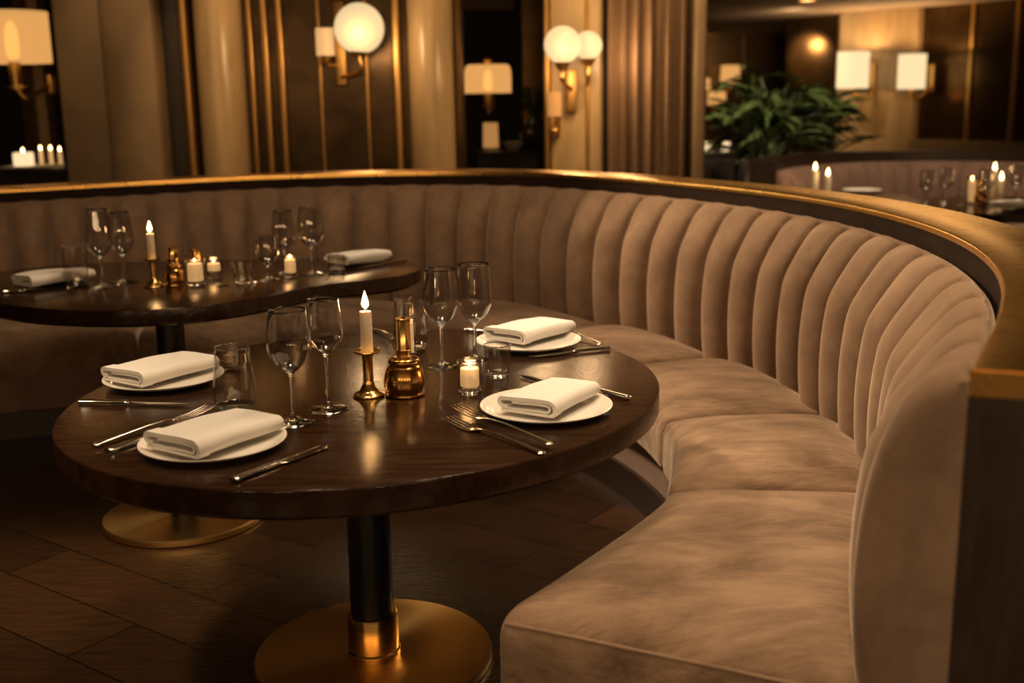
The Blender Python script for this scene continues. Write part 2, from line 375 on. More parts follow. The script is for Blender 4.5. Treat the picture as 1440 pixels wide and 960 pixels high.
# seat: five cushions
def Jpt(u):
    i = max(0, min(len(S) - 1, u)); i0 = int(i); f = i - i0; i1 = min(i0 + 1, len(S) - 1)
    a = S[i0].lerp(S[i1], f); o = OUT[i0].lerp(OUT[i1], f); return a - o * .105, o
def u_at(yv, side=1):   # index on the near (right) arm where the junction has y = yv
    best = min(range(len(S) // 2, len(S)), key=lambda i: abs(Jpt(i)[0].y - yv)); return float(best)
uE = float(len(S) - 1); u23 = u_at(2.33); u12 = u_at(2.93); u01 = u_at(3.62)
Fend = [(-.045, 1.77), (.06, 1.90), (.155, 2.03), (.235, 2.15), (.30, 2.27), (.325, 2.345)]
Fend = catmull(Fend[::-1], 8)
def Fpt(u):
    if u >= u23:
        t = (u - u23) / (uE - u23); k = t * (len(Fend) - 1); i = int(k); f = k - i; j = min(i + 1, len(Fend) - 1)
        return Vector((Fend[i][0] * (1 - f) + Fend[j][0] * f, Fend[i][1] * (1 - f) + Fend[j][1] * f, 0))
    J, o = Jpt(u); base = J - o * .455; base.z = 0
    blend = max(0, 1 - (u23 - u) / 30.)
    fx = Vector((Fend[0][0], Fend[0][1], 0)); J0, o0 = Jpt(u23); off = fx - (J0 - o0 * .455); off.z = 0
    return base + off * blend
SZ = .375
def cushion(u0, u1, endface=False, z0=.235, nx=26, nv=26):
    J0, J1, F0, F1 = Jpt(u0)[0], Jpt(u1)[0], Fpt(u0), Fpt(u1)
    La = max((J0 - J1).length, (F0 - F1).length); Lv = ((J0 - F0).length + (J1 - F1).length) / 2; H = SZ - z0
    def mp(a, v, w):   # a in[0,La], v from back(0) to front(Lv), w height
        ta = a / La; u = u0 + (u1 - u0) * ta; J = Jpt(u)[0]; F = Fpt(u)
        if endface and ta > .0:
            J = J + (Vector((tend.x, tend.y, 0)) * .06) * ta ** 2
        P = J.lerp(F, v / Lv) if True else J
        return (P.x, P.y, z0 + w)
    r = .05; mb = MB()
    def tick(L, n):
        q = [0, .012, .026, .05, .085]; q = [x for x in q if x < L * .3]
        mid = [q[-1] + (L - 2 * q[-1]) * k / n for k in range(1, n)]
        return q + mid + [L - x for x in q[::-1]]
    ta, tv, tw = tick(La, nx), tick(Lv, nv), [0, .012, .026, .05, H - .05, H - .026, H - .012, H]
    def rnd(a, v, w):
        ra = .035; c = (min(max(a, r), La - r), min(max(v, r), Lv - r), min(max(w, r * .6), H - r))
        d = Vector((a - c[0], v - c[1], w - c[2]))
        # tighter radius on the seams between cushions
        ea = r if (endface and a > La / 2) else ra
        c = (min(max(a, ea), La - ea), c[1], c[2]); d = Vector(((a - c[0]) / ea, (v - c[1]) / r, (w - c[2]) / r))
        if d.length > 1e-6:
            l = max(abs(d.x), abs(d.y), abs(d.z)); d = d / d.length * l if l > 0 else d
        a2, v2, w2 = c[0] + d.x * ea, c[1] + d.y * r, c[2] + d.z * r
        A_, V_ = 2 * a2 / La - 1, 2 * v2 / Lv - 1
        cr = .05 * (1 - abs(A_) ** 2.6) * (1 - abs(V_) ** 4) * max(0, w2 / H) ** 2
        bul = .012 * (1 - A_ ** 2) * (1 if v2 > Lv * .9 else 0) * math.sin(PI * min(1, max(0, w2 / H)))
        return mp(a2, v2 + bul, w2 + cr)
    idx = {}
    def face(fn, p, q):
        mb.grid([[rnd(*fn(x, y)) for y in q] for x in p])
    face(lambda x, y: (x, y, H), ta, tv); face(lambda x, y: (x, y, 0), ta, tv)
    face(lambda x, y: (x, Lv, y), ta, tw); face(lambda x, y: (x, 0, y), ta, tw)
    face(lambda x, y: (0, x, y), tv, tw); face(lambda x, y: (La, x, y), tv, tw)
    return mb, rnd, La, Lv, H
def weld(o):
    import bmesh
    bm = bmesh.new(); bm.from_mesh(o.data); bmesh.ops.remove_doubles(bm, verts=bm.verts, dist=.0004); bmesh.ops.recalc_face_normals(bm, faces=bm.faces); bm.to_mesh(o.data); bm.free()
    o.data.polygons.foreach_set('use_smooth', [True] * len(o.data.polygons)); o.data.set_sharp_from_angle(angle=math.radians(70)); return o
us = [0., 90., 190., 270., u01, u12, u23, uE]
for k in range(len(us) - 1):
    last = k == len(us) - 2
    mb, rnd, La, Lv, H = cushion(us[k] + .05, us[k + 1] - (.0 if last else .05), last, .1 if last else .235)
    o = weld(sbuild(mb, 'seat_cushion', M['velvet_seat'], 70))
    if last:
        line = [Vector(rnd(La, v, H - .014)) for v in [.03 + (Lv - .06) * i / 40 for i in range(41)]]
        pp = MB().tube([tuple(q) for q in line], .0035, 8)
        pp.build('piping', M['velvet'], o, (0, 0, 0))
# plinth and kick band
def strip(off0, off1, z0, z1, step=6, uend=None):
    mb = MB(); ri = []
    n = int((uend or uE) // step)
    for k in range(n + 1):
        u = min(k * step, uE); F = Fpt(u); J = Jpt(u)[0]; d = (J - F); d.z = 0; d.normalize()
        a, b2 = F + d * off0, F + d * off1
        ri.append([(a.x, a.y, z0), (a.x, a.y, z1), (b2.x, b2.y, z1), (b2.x, b2.y, z0)])
    return mb.grid(ri, True, True, True)
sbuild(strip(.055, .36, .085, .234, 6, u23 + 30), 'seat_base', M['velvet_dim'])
sbuild(strip(.05, .35, .0, .085, 6, u23 + 30), 'kick_band', M['brass_bg'])
sbuild(strip(.04, .33, .0, .099, 4), 'plinth', M['dark_wood'])

# ------------------------------------------------------------------ partition with brass capped rail behind the banquette
part = thing('booth_partition', (0, 3, 0), 'curved dark wood partition capped with a broad brass rail behind the velvet banquette', 'partition')
RZ = CAM_Z - .315
inner, outer = [], []
for i in range(0, len(S), 3):
    a = S[i] + OUT[i] * .022; b2 = S[i] + OUT[i] * .205; dz = S[i].z - .855
    inner.append((a.x, a.y, RZ + dz)); outer.append((b2.x, b2.y, RZ + dz))
C0 = onz(1364, 519, RZ); C1 = onz(1520, 528, RZ)
inner.append((C0.x, C0.y, RZ)); outer.append((C1.x, C1.y, RZ))
# smooth the outside of the tight near curve
for _ in range(30):
    outer = [outer[0]] + [tuple(.5 * b2 + .25 * (a + c) for a, b2, c in zip(outer[i - 1], outer[i], outer[i + 1])) if i > len(outer) - 22 else outer[i] for i in range(1, len(outer) - 1)] + [outer[-1]]
def band(off_i, z_lo, z_hi, upto=None):
    rws = []
    for a, b2 in zip(inner, outer):
        A_, B_ = Vector(a), Vector(b2); d = (B_ - A_); d.z = 0; d = d.normalized() * off_i
        p, q = A_ + d, B_ - d
        rws.append([(p.x, p.y, a[2] + z_lo if z_lo < 0 else 0), (p.x, p.y, a[2] + z_hi), (q.x, q.y, a[2] + z_hi), (q.x, q.y, a[2] + z_lo if z_lo < 0 else 0)])
    return MB().grid(rws, True, True, True)
band(.004, 0., -.016).build('panel', M['band_wood'], part, (0, -3, 0))
cap = MB()
rws = []
for a, b2 in zip(inner, outer):
    A_, B_ = Vector(a), Vector(b2); d = (B_ - A_); d.z = 0; d.normalize(); r4 = .005
    rws.append([tuple(A_ + Vector((0, 0, -.0158))), tuple(A_ + Vector((0, 0, -r4))), tuple(A_ + d * r4 * .3 + Vector((0, 0, -r4 * .3))), tuple(A_ + d * r4), tuple(B_ - d * r4), tuple(B_ + Vector((0, 0, -r4))), tuple(B_ + Vector((0, 0, -.0158)))])
cap.grid(rws, True, True, True).build('cap_rail', M['brass_rail'], part, (0, -3, 0), 50)
dE = (C1 - C0).normalized(); nE = Vector((dE.y, -dE.x, 0)); nE = nE if nE.y < 0 else -nE
q = [C0 + nE * .004, C1 + nE * .004, C1 - nE * .001, C0 - nE * .001]
MB().add([(p.x, p.y, z) for z in (0, RZ - .03) for p in q], [(3, 2, 1, 0), (4, 5, 6, 7), (0, 1, 5, 4), (1, 2, 6, 5), (2, 3, 7, 6), (3, 0, 4, 7)]).build('end_panel', M['dark_wood'], part, (0, -3, 0))
q = [C0 + nE * .006, C1 + nE * .006, C1 - nE * .001, C0 - nE * .001]
MB().add([(p.x, p.y, z) for z in (RZ - .03, RZ - .001) for p in q], [(3, 2, 1, 0), (4, 5, 6, 7), (0, 1, 5, 4), (1, 2, 6, 5), (2, 3, 7, 6), (3, 0, 4, 7)]).build('end_lip', M['brass_rail'], part, (0, -3, 0))

# ------------------------------------------------------------------ tables
TZ, TZ2 = .605, .655
def slab(outline, z1, th, name, parent, loc, mt):
    c = Vector((sum(p[0] for p in outline) / len(outline), sum(p[1] for p in outline) / len(outline)))
    def ring(off, z): 
        r = []
        for p in outline:
            v = Vector(p) - c; r.append((c.x + v.x * (1 - off / v.length) - loc[0], c.y + v.y * (1 - off / v.length) - loc[1], z - loc[2]))
        return r
    b_ = .004
    rows = [ring(.01, z1 - th), ring(.0, z1 - th + .008), ring(0, z1 - b_)] + [ring(b_ * (1 - math.cos(a)), z1 - b_ + b_ * math.sin(a)) for a in (.5, 1.0, PI / 2)]
    return MB().grid(rows, True, True, True).build(name, mt, parent, (0, 0, 0), 30)
c1 = Vector((-.303, 2.384)); e1 = Vector((-.623, -.783)); e2 = Vector((-.783, .623))
ol1 = [tuple(c1 + e1 * .662 * math.cos(2 * PI * k / 160) + e2 * .597 * math.sin(2 * PI * k / 160)) for k in range(160)]
def pedestal(root, z_top, th, rb, rc, collar):
    MB().lathe([(0, 0), (rb - .004, 0), (rb, .004), (rb, .018), (rb - .003, .022), (rc + .02, .0225), (0, .0225)], 96).build('base_plate', M['brass_base'], root)
    if collar: MB().lathe([(rc + .001, .0225), (rc + .012, .023), (rc + .012, .028), (rc + .009, .032), (rc + .009, .105), (rc + .007, .112), (rc + .001, .114)], 64).build('collar', M['brass'], root)
    MB().lathe([(0, .023), (rc, .023), (rc, z_top - th - .012), (rc * 1.9, z_top - th - .001), (0, z_top - th - .001)], 64).build('column', M['black_metal'], root)
L1 = (-.318, 2.33, 0)
t1 = thing('pedestal_table', L1, 'oval dark-stained wooden table, its polished brass pedestal foot in plain view', 'table', 'dark pedestal tables in the velvet booth')
slab(ol1, TZ, .055, 'tabletop', t1, L1, M['table_wood'])
pedestal(t1, TZ, .055, .262, .047, True)
o2 = [(-1.18, 3.115), (-1.0, 3.11), (-.86, 3.165), (-.745, 3.27), (-.655, 3.40), (-.57, 3.495), (-.46, 3.555), (-.355, 3.65), (-.305, 3.78), (-.325, 3.92), (-.42, 4.02), (-.6, 4.07), (-.9, 4.08), (-1.2, 4.08), (-1.5, 4.05), (-1.72, 3.93), (-1.80, 3.72), (-1.72, 3.5), (-1.55, 3.31), (-1.37, 3.18)]
o2c = catmull(o2[-2:] + o2 + o2[:2], 8)[16:16 + len(o2) * 8]
L2 = (-.985, 3.215, 0)
t2 = thing('pedestal_table', L2, 'kidney-shaped dark wooden table with waisted edge, close to the back of the booth', 'table', 'dark pedestal tables in the velvet booth')
slab(o2c, TZ2, .05, 'tabletop', t2, L2, M['table_wood'])
pedestal(t2, TZ2, .05, .235, .04, False)

# ------------------------------------------------------------------ tableware
def wine(label, bx, by, yr, ym, yb, wr, wm, wf, z, group='stemmed wine glasses'):
    P = onz(bx, by, z); H = zat(P, yr) - z; hm = zat(P, ym) - z; hb = zat(P, yb) - z
    rr, rm, rf = pw(P, wr) / 2, pw(P, wm) / 2, pw(P, wf) / 2
    g = thing('wine_glass', P, label, 'wine glass', group)
    rs = .0035
    out = catmull([(rs * 1.15, hb - .006), (rs * 2.2, hb + .001), (rm * .62, hb + (hm - hb) * .3), (rm * .93, hb + (hm - hb) * .7), (rm, hm), (rm * .975, hm + (H - hm) * .3), (rr + (rm - rr) * .45, hm + (H - hm) * .65), (rr, H)], 6)
    t = .0011
    inn = [(max(0, r - t), zz) for r, zz in out if zz > hb + .006]
    inn = [(0, inn[0][1] - .001)] + inn
    MB().lathe(out + [(rr - t * .5, H + t * .5)] + inn[::-1], 56, caps=False).build('bowl', M['glass'], g, sharp=0)
    MB().lathe(catmull([(rs * 1.9, .010), (rs * 1.2, .018), (rs, .035), (rs * .9, hb * .6), (rs * 1.15, hb - .0058)], 5), 24, caps=False).build('stem', M['glass'], g, sharp=0)
    MB().lathe([(0, 0.0004), (rf - .001, .0004), (rf, .0012), (rf - .0008, .002), (rf * .6, .0042), (rf * .3, .0075), (rs * 1.9, .0099)], 48, caps=False).build('foot', M['glass'], g, sharp=60)
    return g
def tumbler(label, bx, by, yr, wr, wb, wm, km, z, thick=.008, group='water tumblers', name='tumbler'):
    P = onz(bx, by, z); H = zat(P, yr) - z; rr, rb, rm = pw(P, wr) / 2, pw(P, wb) / 2, pw(P, wm) / 2
    g = thing(name, P, label, 'glass', group); t = .0016
    out = catmull([(rb * .93, .0006), (rb, .003), (rb + (rm - rb) * .7, H * km * .5), (rm, H * km), (rm + (rr - rm) * .4, H * (km + (1 - km) * .4)), (rr, H)], 6)
    inn = [(r - t, zz) for r, zz in out if zz > thick + .004]
    sp = [q for q in out if q[1] <= thick + .004]; up = [q for q in out if q[1] >= sp[-1][1]]
    MB().lathe(up + [(rr - t * .5, H + t * .4)] + inn[::-1] + [(max(0, inn[0][0] - .006), thick + .0005), (0, thick)], 48, caps=False).build('cup', M['thin_glass'], g, sharp=0)
    MB().lathe([(rr - t * .5 + .0013 * math.cos(2 * PI * k / 10), H + t * .5 + .0013 * math.sin(2 * PI * k / 10)) for k in range(11)], 48, caps=False).build('rim', M['glass'], g, sharp=0)
    MB().lathe([(0, .0012), (rb * .8, .001)] + sp + [(max(.001, sp[-1][0] - t), sp[-1][1]), (max(.001, inn[0][0] - .0062), thick + .0003), (0, thick - .0002)], 48).build('base', M['glass'], g, sharp=50)
    return g, P, H, rb, rr
def flame_on(parent, h, w, z):
    f = catmull([(0, 0), (w * .8, h * .16), (w, h * .3), (w * .75, h * .55), (w * .33, h * .82), (0, h)], 5)
    f = [(max(0, r), zz) for r, zz in f]
    MB().lathe(f, 16).build('flame', M['flame'], parent, (0, 0, z), sharp=0)
def flame_light(P, e):
    l = bpy.data.lights.new('candle_glow', 'POINT'); l.energy = e; l.color = (1, .5, .18); l.shadow_soft_size = .012
    o = bpy.data.objects.new('candle_glow', l); COL.objects.link(o); o.location = P
def candle(label, P, z, r, h, fh, group='lit candles', wax='wax', glow=.25):
    c = thing('candle', (P[0], P[1], z), label, 'candle', group)
    MB().lathe([(0, 0), (r * .96, 0), (r, .002), (r * .98, h - .003), (r * .93, h), (r * .5, h - .0025), (0, h - .003)], 28).build('wax', M[wax], c)
    MB().tube([(0, 0, h - .004), (.0005, 0, h + .004), (.001, 0, h + .009)], .0009, 6).build('wick', M['wick'], c)
    if fh: flame_on(c, fh, fh * .19, h + .004)
    if glow: flame_light((P[0], P[1], z + h + .006 + fh * .5), glow)
    return c
def candlestick(label, bx, by, yd, wb, wd, z, wstem=.011):
    P = onz(bx, by, z); H = zat(P, yd) - z; rb, rd = pw(P, wb) / 2, pw(P, wd) / 2
    g = thing('candlestick', P, label, 'candlestick', 'brass candlesticks')
    k = wstem
    MB().lathe(catmull([(rb * .97, .0), (rb, .003), (rb * .93, .006), (rb * .62, .012), (k * 1.2, .024), (k, .033)], 5), 40).build('base', M['brass'], g, sharp=50)
    MB().lathe([(k, .0328), (k * .97, H * .5), (k, H - .012), (k * 1.25, H - .006)], 32).build('stem', M['brass'], g)
    MB().lathe([(0, H - .0065), (k * 1.25, H - .0065), (rd * .8, H - .003), (rd, H + .001), (rd * .985, H + .003), (rd * .9, H + .0015), (k * 1.1, H - .001), (0, H - .001)], 40).build('drip_dish', M['brass'], g)
    return g, P, H
def gold_bottle(label, bx, by, ysh, ytop, wb, wn, z, nx=0.0, grp='brass oil bottles'):
    P = onz(bx, by, z); hs = zat(P, ysh) - z; H = zat(P, ytop) - z; rb, rn = pw(P, wb) / 2, pw(P, wn) / 2
    g = thing('oil_bottle', P, label, 'bottle', grp)
    MB().lathe(catmull([(rb * .9, 0), (rb * .97, .003), (rb * .96, .007)], 3) + catmull([(rb * .93, .009), (rb, hs * .35), (rb * .98, hs * .62), (rb * .86, hs * .88), (rb * .72, hs)], 5), 48).build('body', M['brass_dark'], g, sharp=40)
    MB().lathe(catmull([(rb * .7, hs), (rb * .76, hs + .004), (rb * .77, hs + .009), (rb * .68, hs + .014), (rn * 1.05, hs + .017), (0, hs + .018)], 4), 48).build('collar', M['brass_dark'], g, sharp=60)
    MB().lathe([(rn, hs + .015), (rn, hs + .030), (rn * 1.04, hs + .031), (rn * 1.04, hs + .034), (rn, hs + .035), (rn, H - .006)], 40).build('neck', M['brass'], g)
    MB().lathe([(rn * 1.03, H - .0062), (rn * 1.03, H - .001), (rn * .95, H), (rn * .4, H), (rn * .34, H + .003), (0, H + .004)], 40).build('cap', M['brass_dark'], g)
    return g
def votive(label_g, label_c, bx, by, yr, wr, wb, z, wax_top_frac, wax_mat='wax_lit', fh=.012, glow=.12, grp='candle glasses', wax_bottom=.0150):
    g, P, H, rb, rr = tumbler(label_g, bx, by, yr, wr, wb, (wr + wb) / 2, .4, z, .010, grp, 'candle_glass')
    r = min(rb, rr) - .0040
    candle(label_c, P, z + wax_bottom, r, H * wax_top_frac - wax_bottom, fh, 'candles in glass cups', wax_mat, glow)
# dinner plate and napkin
def plate(label, P, r=.132, group='white dinner plates'):
    pr = [(0, .003), (r * .55, .003), (r * .6, .0005), (r * .64, .0005), (r * .74, .003)] + catmull([(r * .74, .003), (r * .87, .0075), (r * .97, .0135), (r, .0155)], 4)[1:] + [(r * .997, .0168), (r * .985, .0168)] + catmull([(r * .96, .0155), (r * .88, .0102), (r * .8, .0072), (r * .72, .0068)], 4) + [(0, .0068)]
    return tag(MB().lathe(pr, 96).build('dinner_plate', M['porcelain'], None, P, 40), label, 'plate', group)
def napkin(label, corners, z, W=None, L=None, H=.031, flip=-1, group='folded white napkins'):
    A, B, C, D = [onz(px, py, z + .018) for px, py in corners]      # front-near edge A-B, far edge D-C
    m0, m1 = (A + B) / 2, (C + D) / 2; ax = (m1 - m0); L = L or ax.length; ax.normalize(); W = W or ((A - B).length + (C - D).length) / 2
    ctr = (A + B + C + D) / 4
    rz = math.atan2(ax.y, ax.x); t = .0052; hw = W / 2
    z1, z2, z3, z4 = t * .5, t * 1.55, H - t * 1.65, H - t * .6
    def U(lo, hi, yb, yt, bend, sag):
        R = (hi - lo) / 2; pts = [(yb + (bend - yb) * k / 8, lo) for k in range(8)]
        pts += [(bend + R * 1.15 * math.sin(a), lo + R - R * math.cos(a)) for a in [PI * k / 10 for k in range(11)]]
        pts += [(bend + (yt - bend) * k / 8, hi - sag * (k / 8) ** 2) for k in range(1, 9)]
        if sag: pts += [(yt - .0062 * math.sin(a), hi - sag - .0062 * (1 - math.cos(a))) for a in [PI * k / 8 for k in range(1, 9)]] + [(yt + .012, hi - sag - .0124)]
        return pts
    def ribbon(path, t, xs, extra):
        rows = []
        for x in xs:
            s = x / L; tp = 1 - .05 * s; zz = 1 - .10 * s ** 2 + .06 * math.sin(PI * s); ring_o, ring_i = [], []
            te = t + (.0026 if (extra and s < .13) else 0)
            for i, (y, w) in enumerate(path):
                a, b2 = path[max(i - 1, 0)], path[min(i + 1, len(path) - 1)]
                d = Vector((b2[0] - a[0], b2[1] - a[1])).normalized(); nx_, nz_ = d.y, -d.x
                wob = .0012 * math.sin(9 * s + y * 60) * math.sin(PI * min(1, w / H))
                ring_o.append((y + nx_ * (te - t / 2), w + nz_ * (te - t / 2) + wob)); ring_i.append((y - nx_ * t / 2, w - nz_ * t / 2 + wob))
            ring = ring_o + ring_i[::-1]
            end = -.004 * math.cos(PI * (0 if s < .5 else 1)) * 0
            rows.append([(x - L / 2, flip * y * tp, max(.0002, w * zz)) for y, w in ring])
        return rows
    xs = [0, .004] + [L * .13 * k / 3 for k in range(1, 3)] + [L * .129, L * .1315] + [L * (.1315 + (.8685) * k / 18) for k in range(1, 19)]
    mb = MB()
    mb.grid(ribbon(U(z2, z3 - .0015, -hw * .9, -hw * .55, hw * .72, 0), t * .9, [.0015 + x * .985 for x in xs], False), True, True, True)
    mb.grid(ribbon(U(z1, z4, -hw * .96, -hw * .9, hw * .78, H * .1), t, xs, True), True, True, True)
    o = mb.build('napkin', M['linen'], None, (ctr.x, ctr.y, z + .0155), 50); o.rotation_euler = (0, 0, rz)
    return tag(o, label, 'napkin', group)
# cutlery, handle end at x=0, tip at x=1 (unit length), scaled
def cutlery(kind, label, p0, p1, z, lift0=0., lift1=0., group=None):
    A, B = onz(*p0, z), onz(*p1, z); d = B - A; L = d.length
    o = thing({'knife': 'table_knife', 'fork': 'table_fork', 'spoon': 'table_spoon'}[kind], A + Vector((0, 0, .0008 + lift0)), label, kind, group or 'silver ' + kind + 's')
    o.rotation_euler = (0, -math.atan2(lift1 - lift0, L), math.atan2(d.y, d.x))
    k = L / .21
    def loft(secs, name, mt='steel', seg=14):
        rows = [[(x * k, hw * math.cos(2 * PI * j / seg), zc + th / 2 * math.sin(2 * PI * j / seg)) for j in range(seg)] for x, hw, zc, th in secs]
        MB().grid(rows, True, True, True).build(name, M[mt], o, sharp=50)
    if kind == 'knife':
        loft([(0, .005, .0045, .006), (.002, .0102, .0048, .0085), (.007, .0105, .0048, .0085), (.011, .0088, .0048, .008), (.05, .0085, .0048, .008), (.088, .0074, .0048, .0075), (.094, .0085, .0048, .0082), (.098, .007, .0046, .007)], 'handle')
        loft([(.098, .0055, .0045, .003), (.106, .0105, .0042, .0018), (.13, .0118, .0035, .0015), (.17, .0122, .003, .0013), (.195, .0105, .0028, .0011), (.206, .0058, .0028, .001), (.21, .0008, .0028, .0008)], 'blade')
    else:
        loft([(0, .004, .003, .004), (.002, .0085, .003, .0055), (.006, .0088, .003, .0055), (.011, .0065, .0034, .005), (.05, .0055, .006, .004), (.095, .0036, .0085, .0034), (.125, .0032, .0075, .0032), (.14, .005, .0055, .0028)], 'handle')
        if kind == 'fork':
            mb = MB(); secs = [(.135, .0045, .0060, .0026), (.142, .0100, .0038, .0022), (.148, .0138, .0024, .002), (.153, .0142, .0022, .002)]
            seg = 14; mb.grid([[(x * k, hw * math.cos(2 * PI * j / seg), zc + th / 2 * math.sin(2 * PI * j / seg)) for j in range(seg)] for x, hw, zc, th in secs], True, True, True)
            for q in (-1.5, -.5, .5, 1.5):
                mb.grid([[(x * k, q * .0086 + hw * math.cos(2 * PI * j / 8), zc + th / 2 * math.sin(2 * PI * j / 8)) for j in range(8)] for x, hw, zc, th in ((.151, .0020, .0022, .0026), (.17, .0018, .0024, .0026), (.194, .0016, .0058, .0018), (.21, .0006, .0105, .001))], True, True, True)
            mb.build('tines', M['steel'], o, sharp=50)
        else:
            mb = MB(); rows = []
            for i in range(9):
                s = i / 8; x = .138 + .072 * s; hw = .0165 * math.sqrt(max(.02, math.sin(PI * (.08 + .92 * s * .98) ** .85)))
                rows.append([(x * k, hw * math.cos(2 * PI * j / 20), .0062 - .0045 * math.sin(PI * s) * (1 if math.sin(2 * PI * j / 20) < 0 else (1 - .7 * 1)) - .003 * (1 - s) * 0 + .0007 * math.sin(2 * PI * j / 20)) for j in range(20)])
            mb.grid(rows, True, True, True).build('bowl', M['steel'], o, sharp=60)
    return o

# ---- oval table setting
g1 = 'wine glasses on the oval table'
wine('large round-bowled wine glass beside the folded napkin by the fork and knife pair', 413, 594, 435, 484, 524, 51, 62, 56, TZ, g1)
wine('slimmer wine glass standing just before the lit candle in its short brass candlestick', 462, 576, 419, 469, 497, 42, 51, 55, TZ, g1)
wine('wine glass behind the lit tealight glass, next to the squat gold bottle', 622, 515, 378, 425, 458, 42, 49, 43, TZ, g1)
wine('wine glass directly behind the small tumbler and tealight on the oval table', 669, 504, 371, 420, 454, 43, 49, 40, TZ, g1)
tumbler('tall tapered water tumbler between two napkin plates on the oval table', 332, 577, 488, 48, 40, 60, .24, TZ, .01)
tumbler('wide stemless glass behind the squat gold bottle', 579, 490, 419, 44, 38, 49, .3, TZ, .008)
tumbler('short straight tumbler beside the lit tealight glass', 700, 529, 485, 38, 33, 35, .4, TZ, .008)
votive('clear candle glass with a glowing tealight in the middle of the oval table', 'glowing tealight inside a clear glass in the middle of the oval table', 661, 553, 508, 36, 32, TZ, .8, glow=.18, wax_bottom=.017)
votive('slender candle glass half hidden by the neck of the squat gold bottle', 'cream candle in a slender glass half hidden by the gold bottle neck', 578, 503, 449, 17, 14, TZ, .93, fh=.0, glow=.03, wax_mat='wax_lit')
g, P, H = candlestick('short brass candlestick beside the squat gold bottle on the oval table', 519, 556, 494, 45, 40, TZ)
hc = zat(P, 437) - TZ - H
candle('lit ivory candle in the short brass candlestick on the oval table', P, TZ + H - .0008, .0128, hc, .04, glow=.5)
gold_bottle('squat polished gold bottle with tall neck on the oval table', 570, 555, 512, 447, 58, 21, TZ)
PL = [(-.546, 1.985), (.066, 2.185), (.041, 2.80), (-.782, 2.48)]
gp = 'white dinner plates'
for (x, y), lb in zip(PL, ('white plate with napkin at the front edge between fork and knife', 'white plate with napkin beside two nested forks', 'white plate with napkin behind the short tumbler, next to the velvet seat', 'white plate with napkin beyond the tall tapered tumbler, a lone knife in front')):
    plate(lb, (x, y, TZ + .0003))
NK = [[(210, 622), (273, 650), (388, 608), (343, 583)], [(707, 575), (768, 590), (843, 555), (779, 540)], [(684, 470), (728, 490), (802, 467), (770, 452)], [(145, 530), (190, 549), (303, 517), (270, 501)]]
for c, lb, W, L in zip(NK, ('rolled white napkin on the plate between fork and knife at the front edge', 'flat folded white napkin on the plate beside two nested forks', 'folded white napkin on the plate next to the velvet seat', 'folded white napkin on the plate beyond the tall tapered tumbler'), (.14, .12, .135, .14), (.205, .195, .205, .215)):
    napkin(lb, c, TZ, W, L)
cutlery('fork', 'silver fork with visible tines lying beside the front napkin plate', (131, 631), (296, 580), TZ, .003, .004)
cutlery('knife', 'silver knife tucked partly under the front napkin plate beside the fork', (151, 638), (278, 592), TZ, 0, 0)
cutlery('knife', 'silver knife alone with blade toward the wine glasses, by the front plate', (327, 679), (461, 628), TZ)
cutlery('knife', 'silver knife lying in front of the plate beyond the tall tumbler', (110, 567), (266, 571), TZ)
cutlery('fork', 'silver fork behind the napkin, seen through the tall tapered tumbler', (272, 499), (345, 524), TZ)
cutlery('fork', 'upper of two nested silver forks by the front of the white plate', (775, 634), (641, 582), TZ, .0085, .0095)
cutlery('fork', 'lower of two nested silver forks by the front of the white plate', (764, 640), (631, 593), TZ)
cutlery('knife', 'silver knife whose handle end shows beyond the napkin plate with two forks', (886, 563), (770, 533), TZ)
cutlery('knife', 'silver knife whose broad blade tip shows behind the plate with two forks', (820, 556), (733, 529), TZ)
cutlery('knife', 'silver knife in front of the plate next to the velvet seat', (858, 491), (744, 503), TZ)
cutlery('fork', 'silver fork whose handle pokes out beyond the plate next to the velvet seat', (846, 486), (780, 462), TZ)
cutlery('fork', 'silver fork at the back rim of the oval table, before the velvet seat', (656, 464), (705, 475), TZ)
cutlery('fork', 'silver fork behind the candle at the back rim of the oval table', (522, 463), (566, 482), TZ)

# ---- kidney table setting
g2 = 'wine glasses on the kidney table'
wine('tall wine glass behind the tumbler and plate at the far end of the kidney table', 145, 403, 294, 340, 361, 29, 37, 42, TZ2, g2)
wine('narrower wine glass between the tall pair and the candle on the kidney table', 176, 396, 298, 336, 358, 26, 34, 40, TZ2, g2)
wine('short wine goblet before the glowing candle cup on the kidney table', 378, 393, 332, 352, 372, 28, 33, 32, TZ2, g2)
wine('slim wine glass behind the glowing candle cup on the kidney table', 402, 384, 296, 330, 350, 26, 33, 34, TZ2, g2)
wine('wide wine glass next to the napkin plate at the narrow end of the kidney table', 440, 385, 291, 325, 347, 31, 38, 38, TZ2, g2)
tumbler('tall water tumbler in front of the napkin plate on the kidney table', 109, 404, 346, 34, 28, 33, .4, TZ2)
tumbler('small tumbler beside a spoon on the kidney table', 342, 398, 368, 28, 22, 26, .4, TZ2)
tumbler('small tumbler by the narrow-end napkin plate of the kidney table', 474, 383, 360, 25, 22, 24, .4, TZ2)
votive('clear candle glass with a thick pale candle, beside the gold bottle on the kidney table', 'thick pale candle in a clear glass on the kidney table', 276, 401, 365, 27, 25, TZ2, .86, 'wax_lit', .012, .05)
votive('short clear candle glass second along from the gold bottle on the kidney table', 'small lit tealight raised in a short clear glass on the kidney table', 302, 391, 362, 24, 21, TZ2, .72, 'wax_lit', .012, .06, wax_bottom=.025)
votive('brightly glowing candle cup between wine glasses on the kidney table', 'glowing candle in the cup between wine glasses on the kidney table', 409, 389, 360, 22, 19, TZ2, .85, 'wax_lit', .012, .1)
g, P, H = candlestick('slender brass candlestick on the kidney table', 217, 403, 364, 29, 27, TZ2, .008)
hc = zat(P, 328) - TZ2 - H
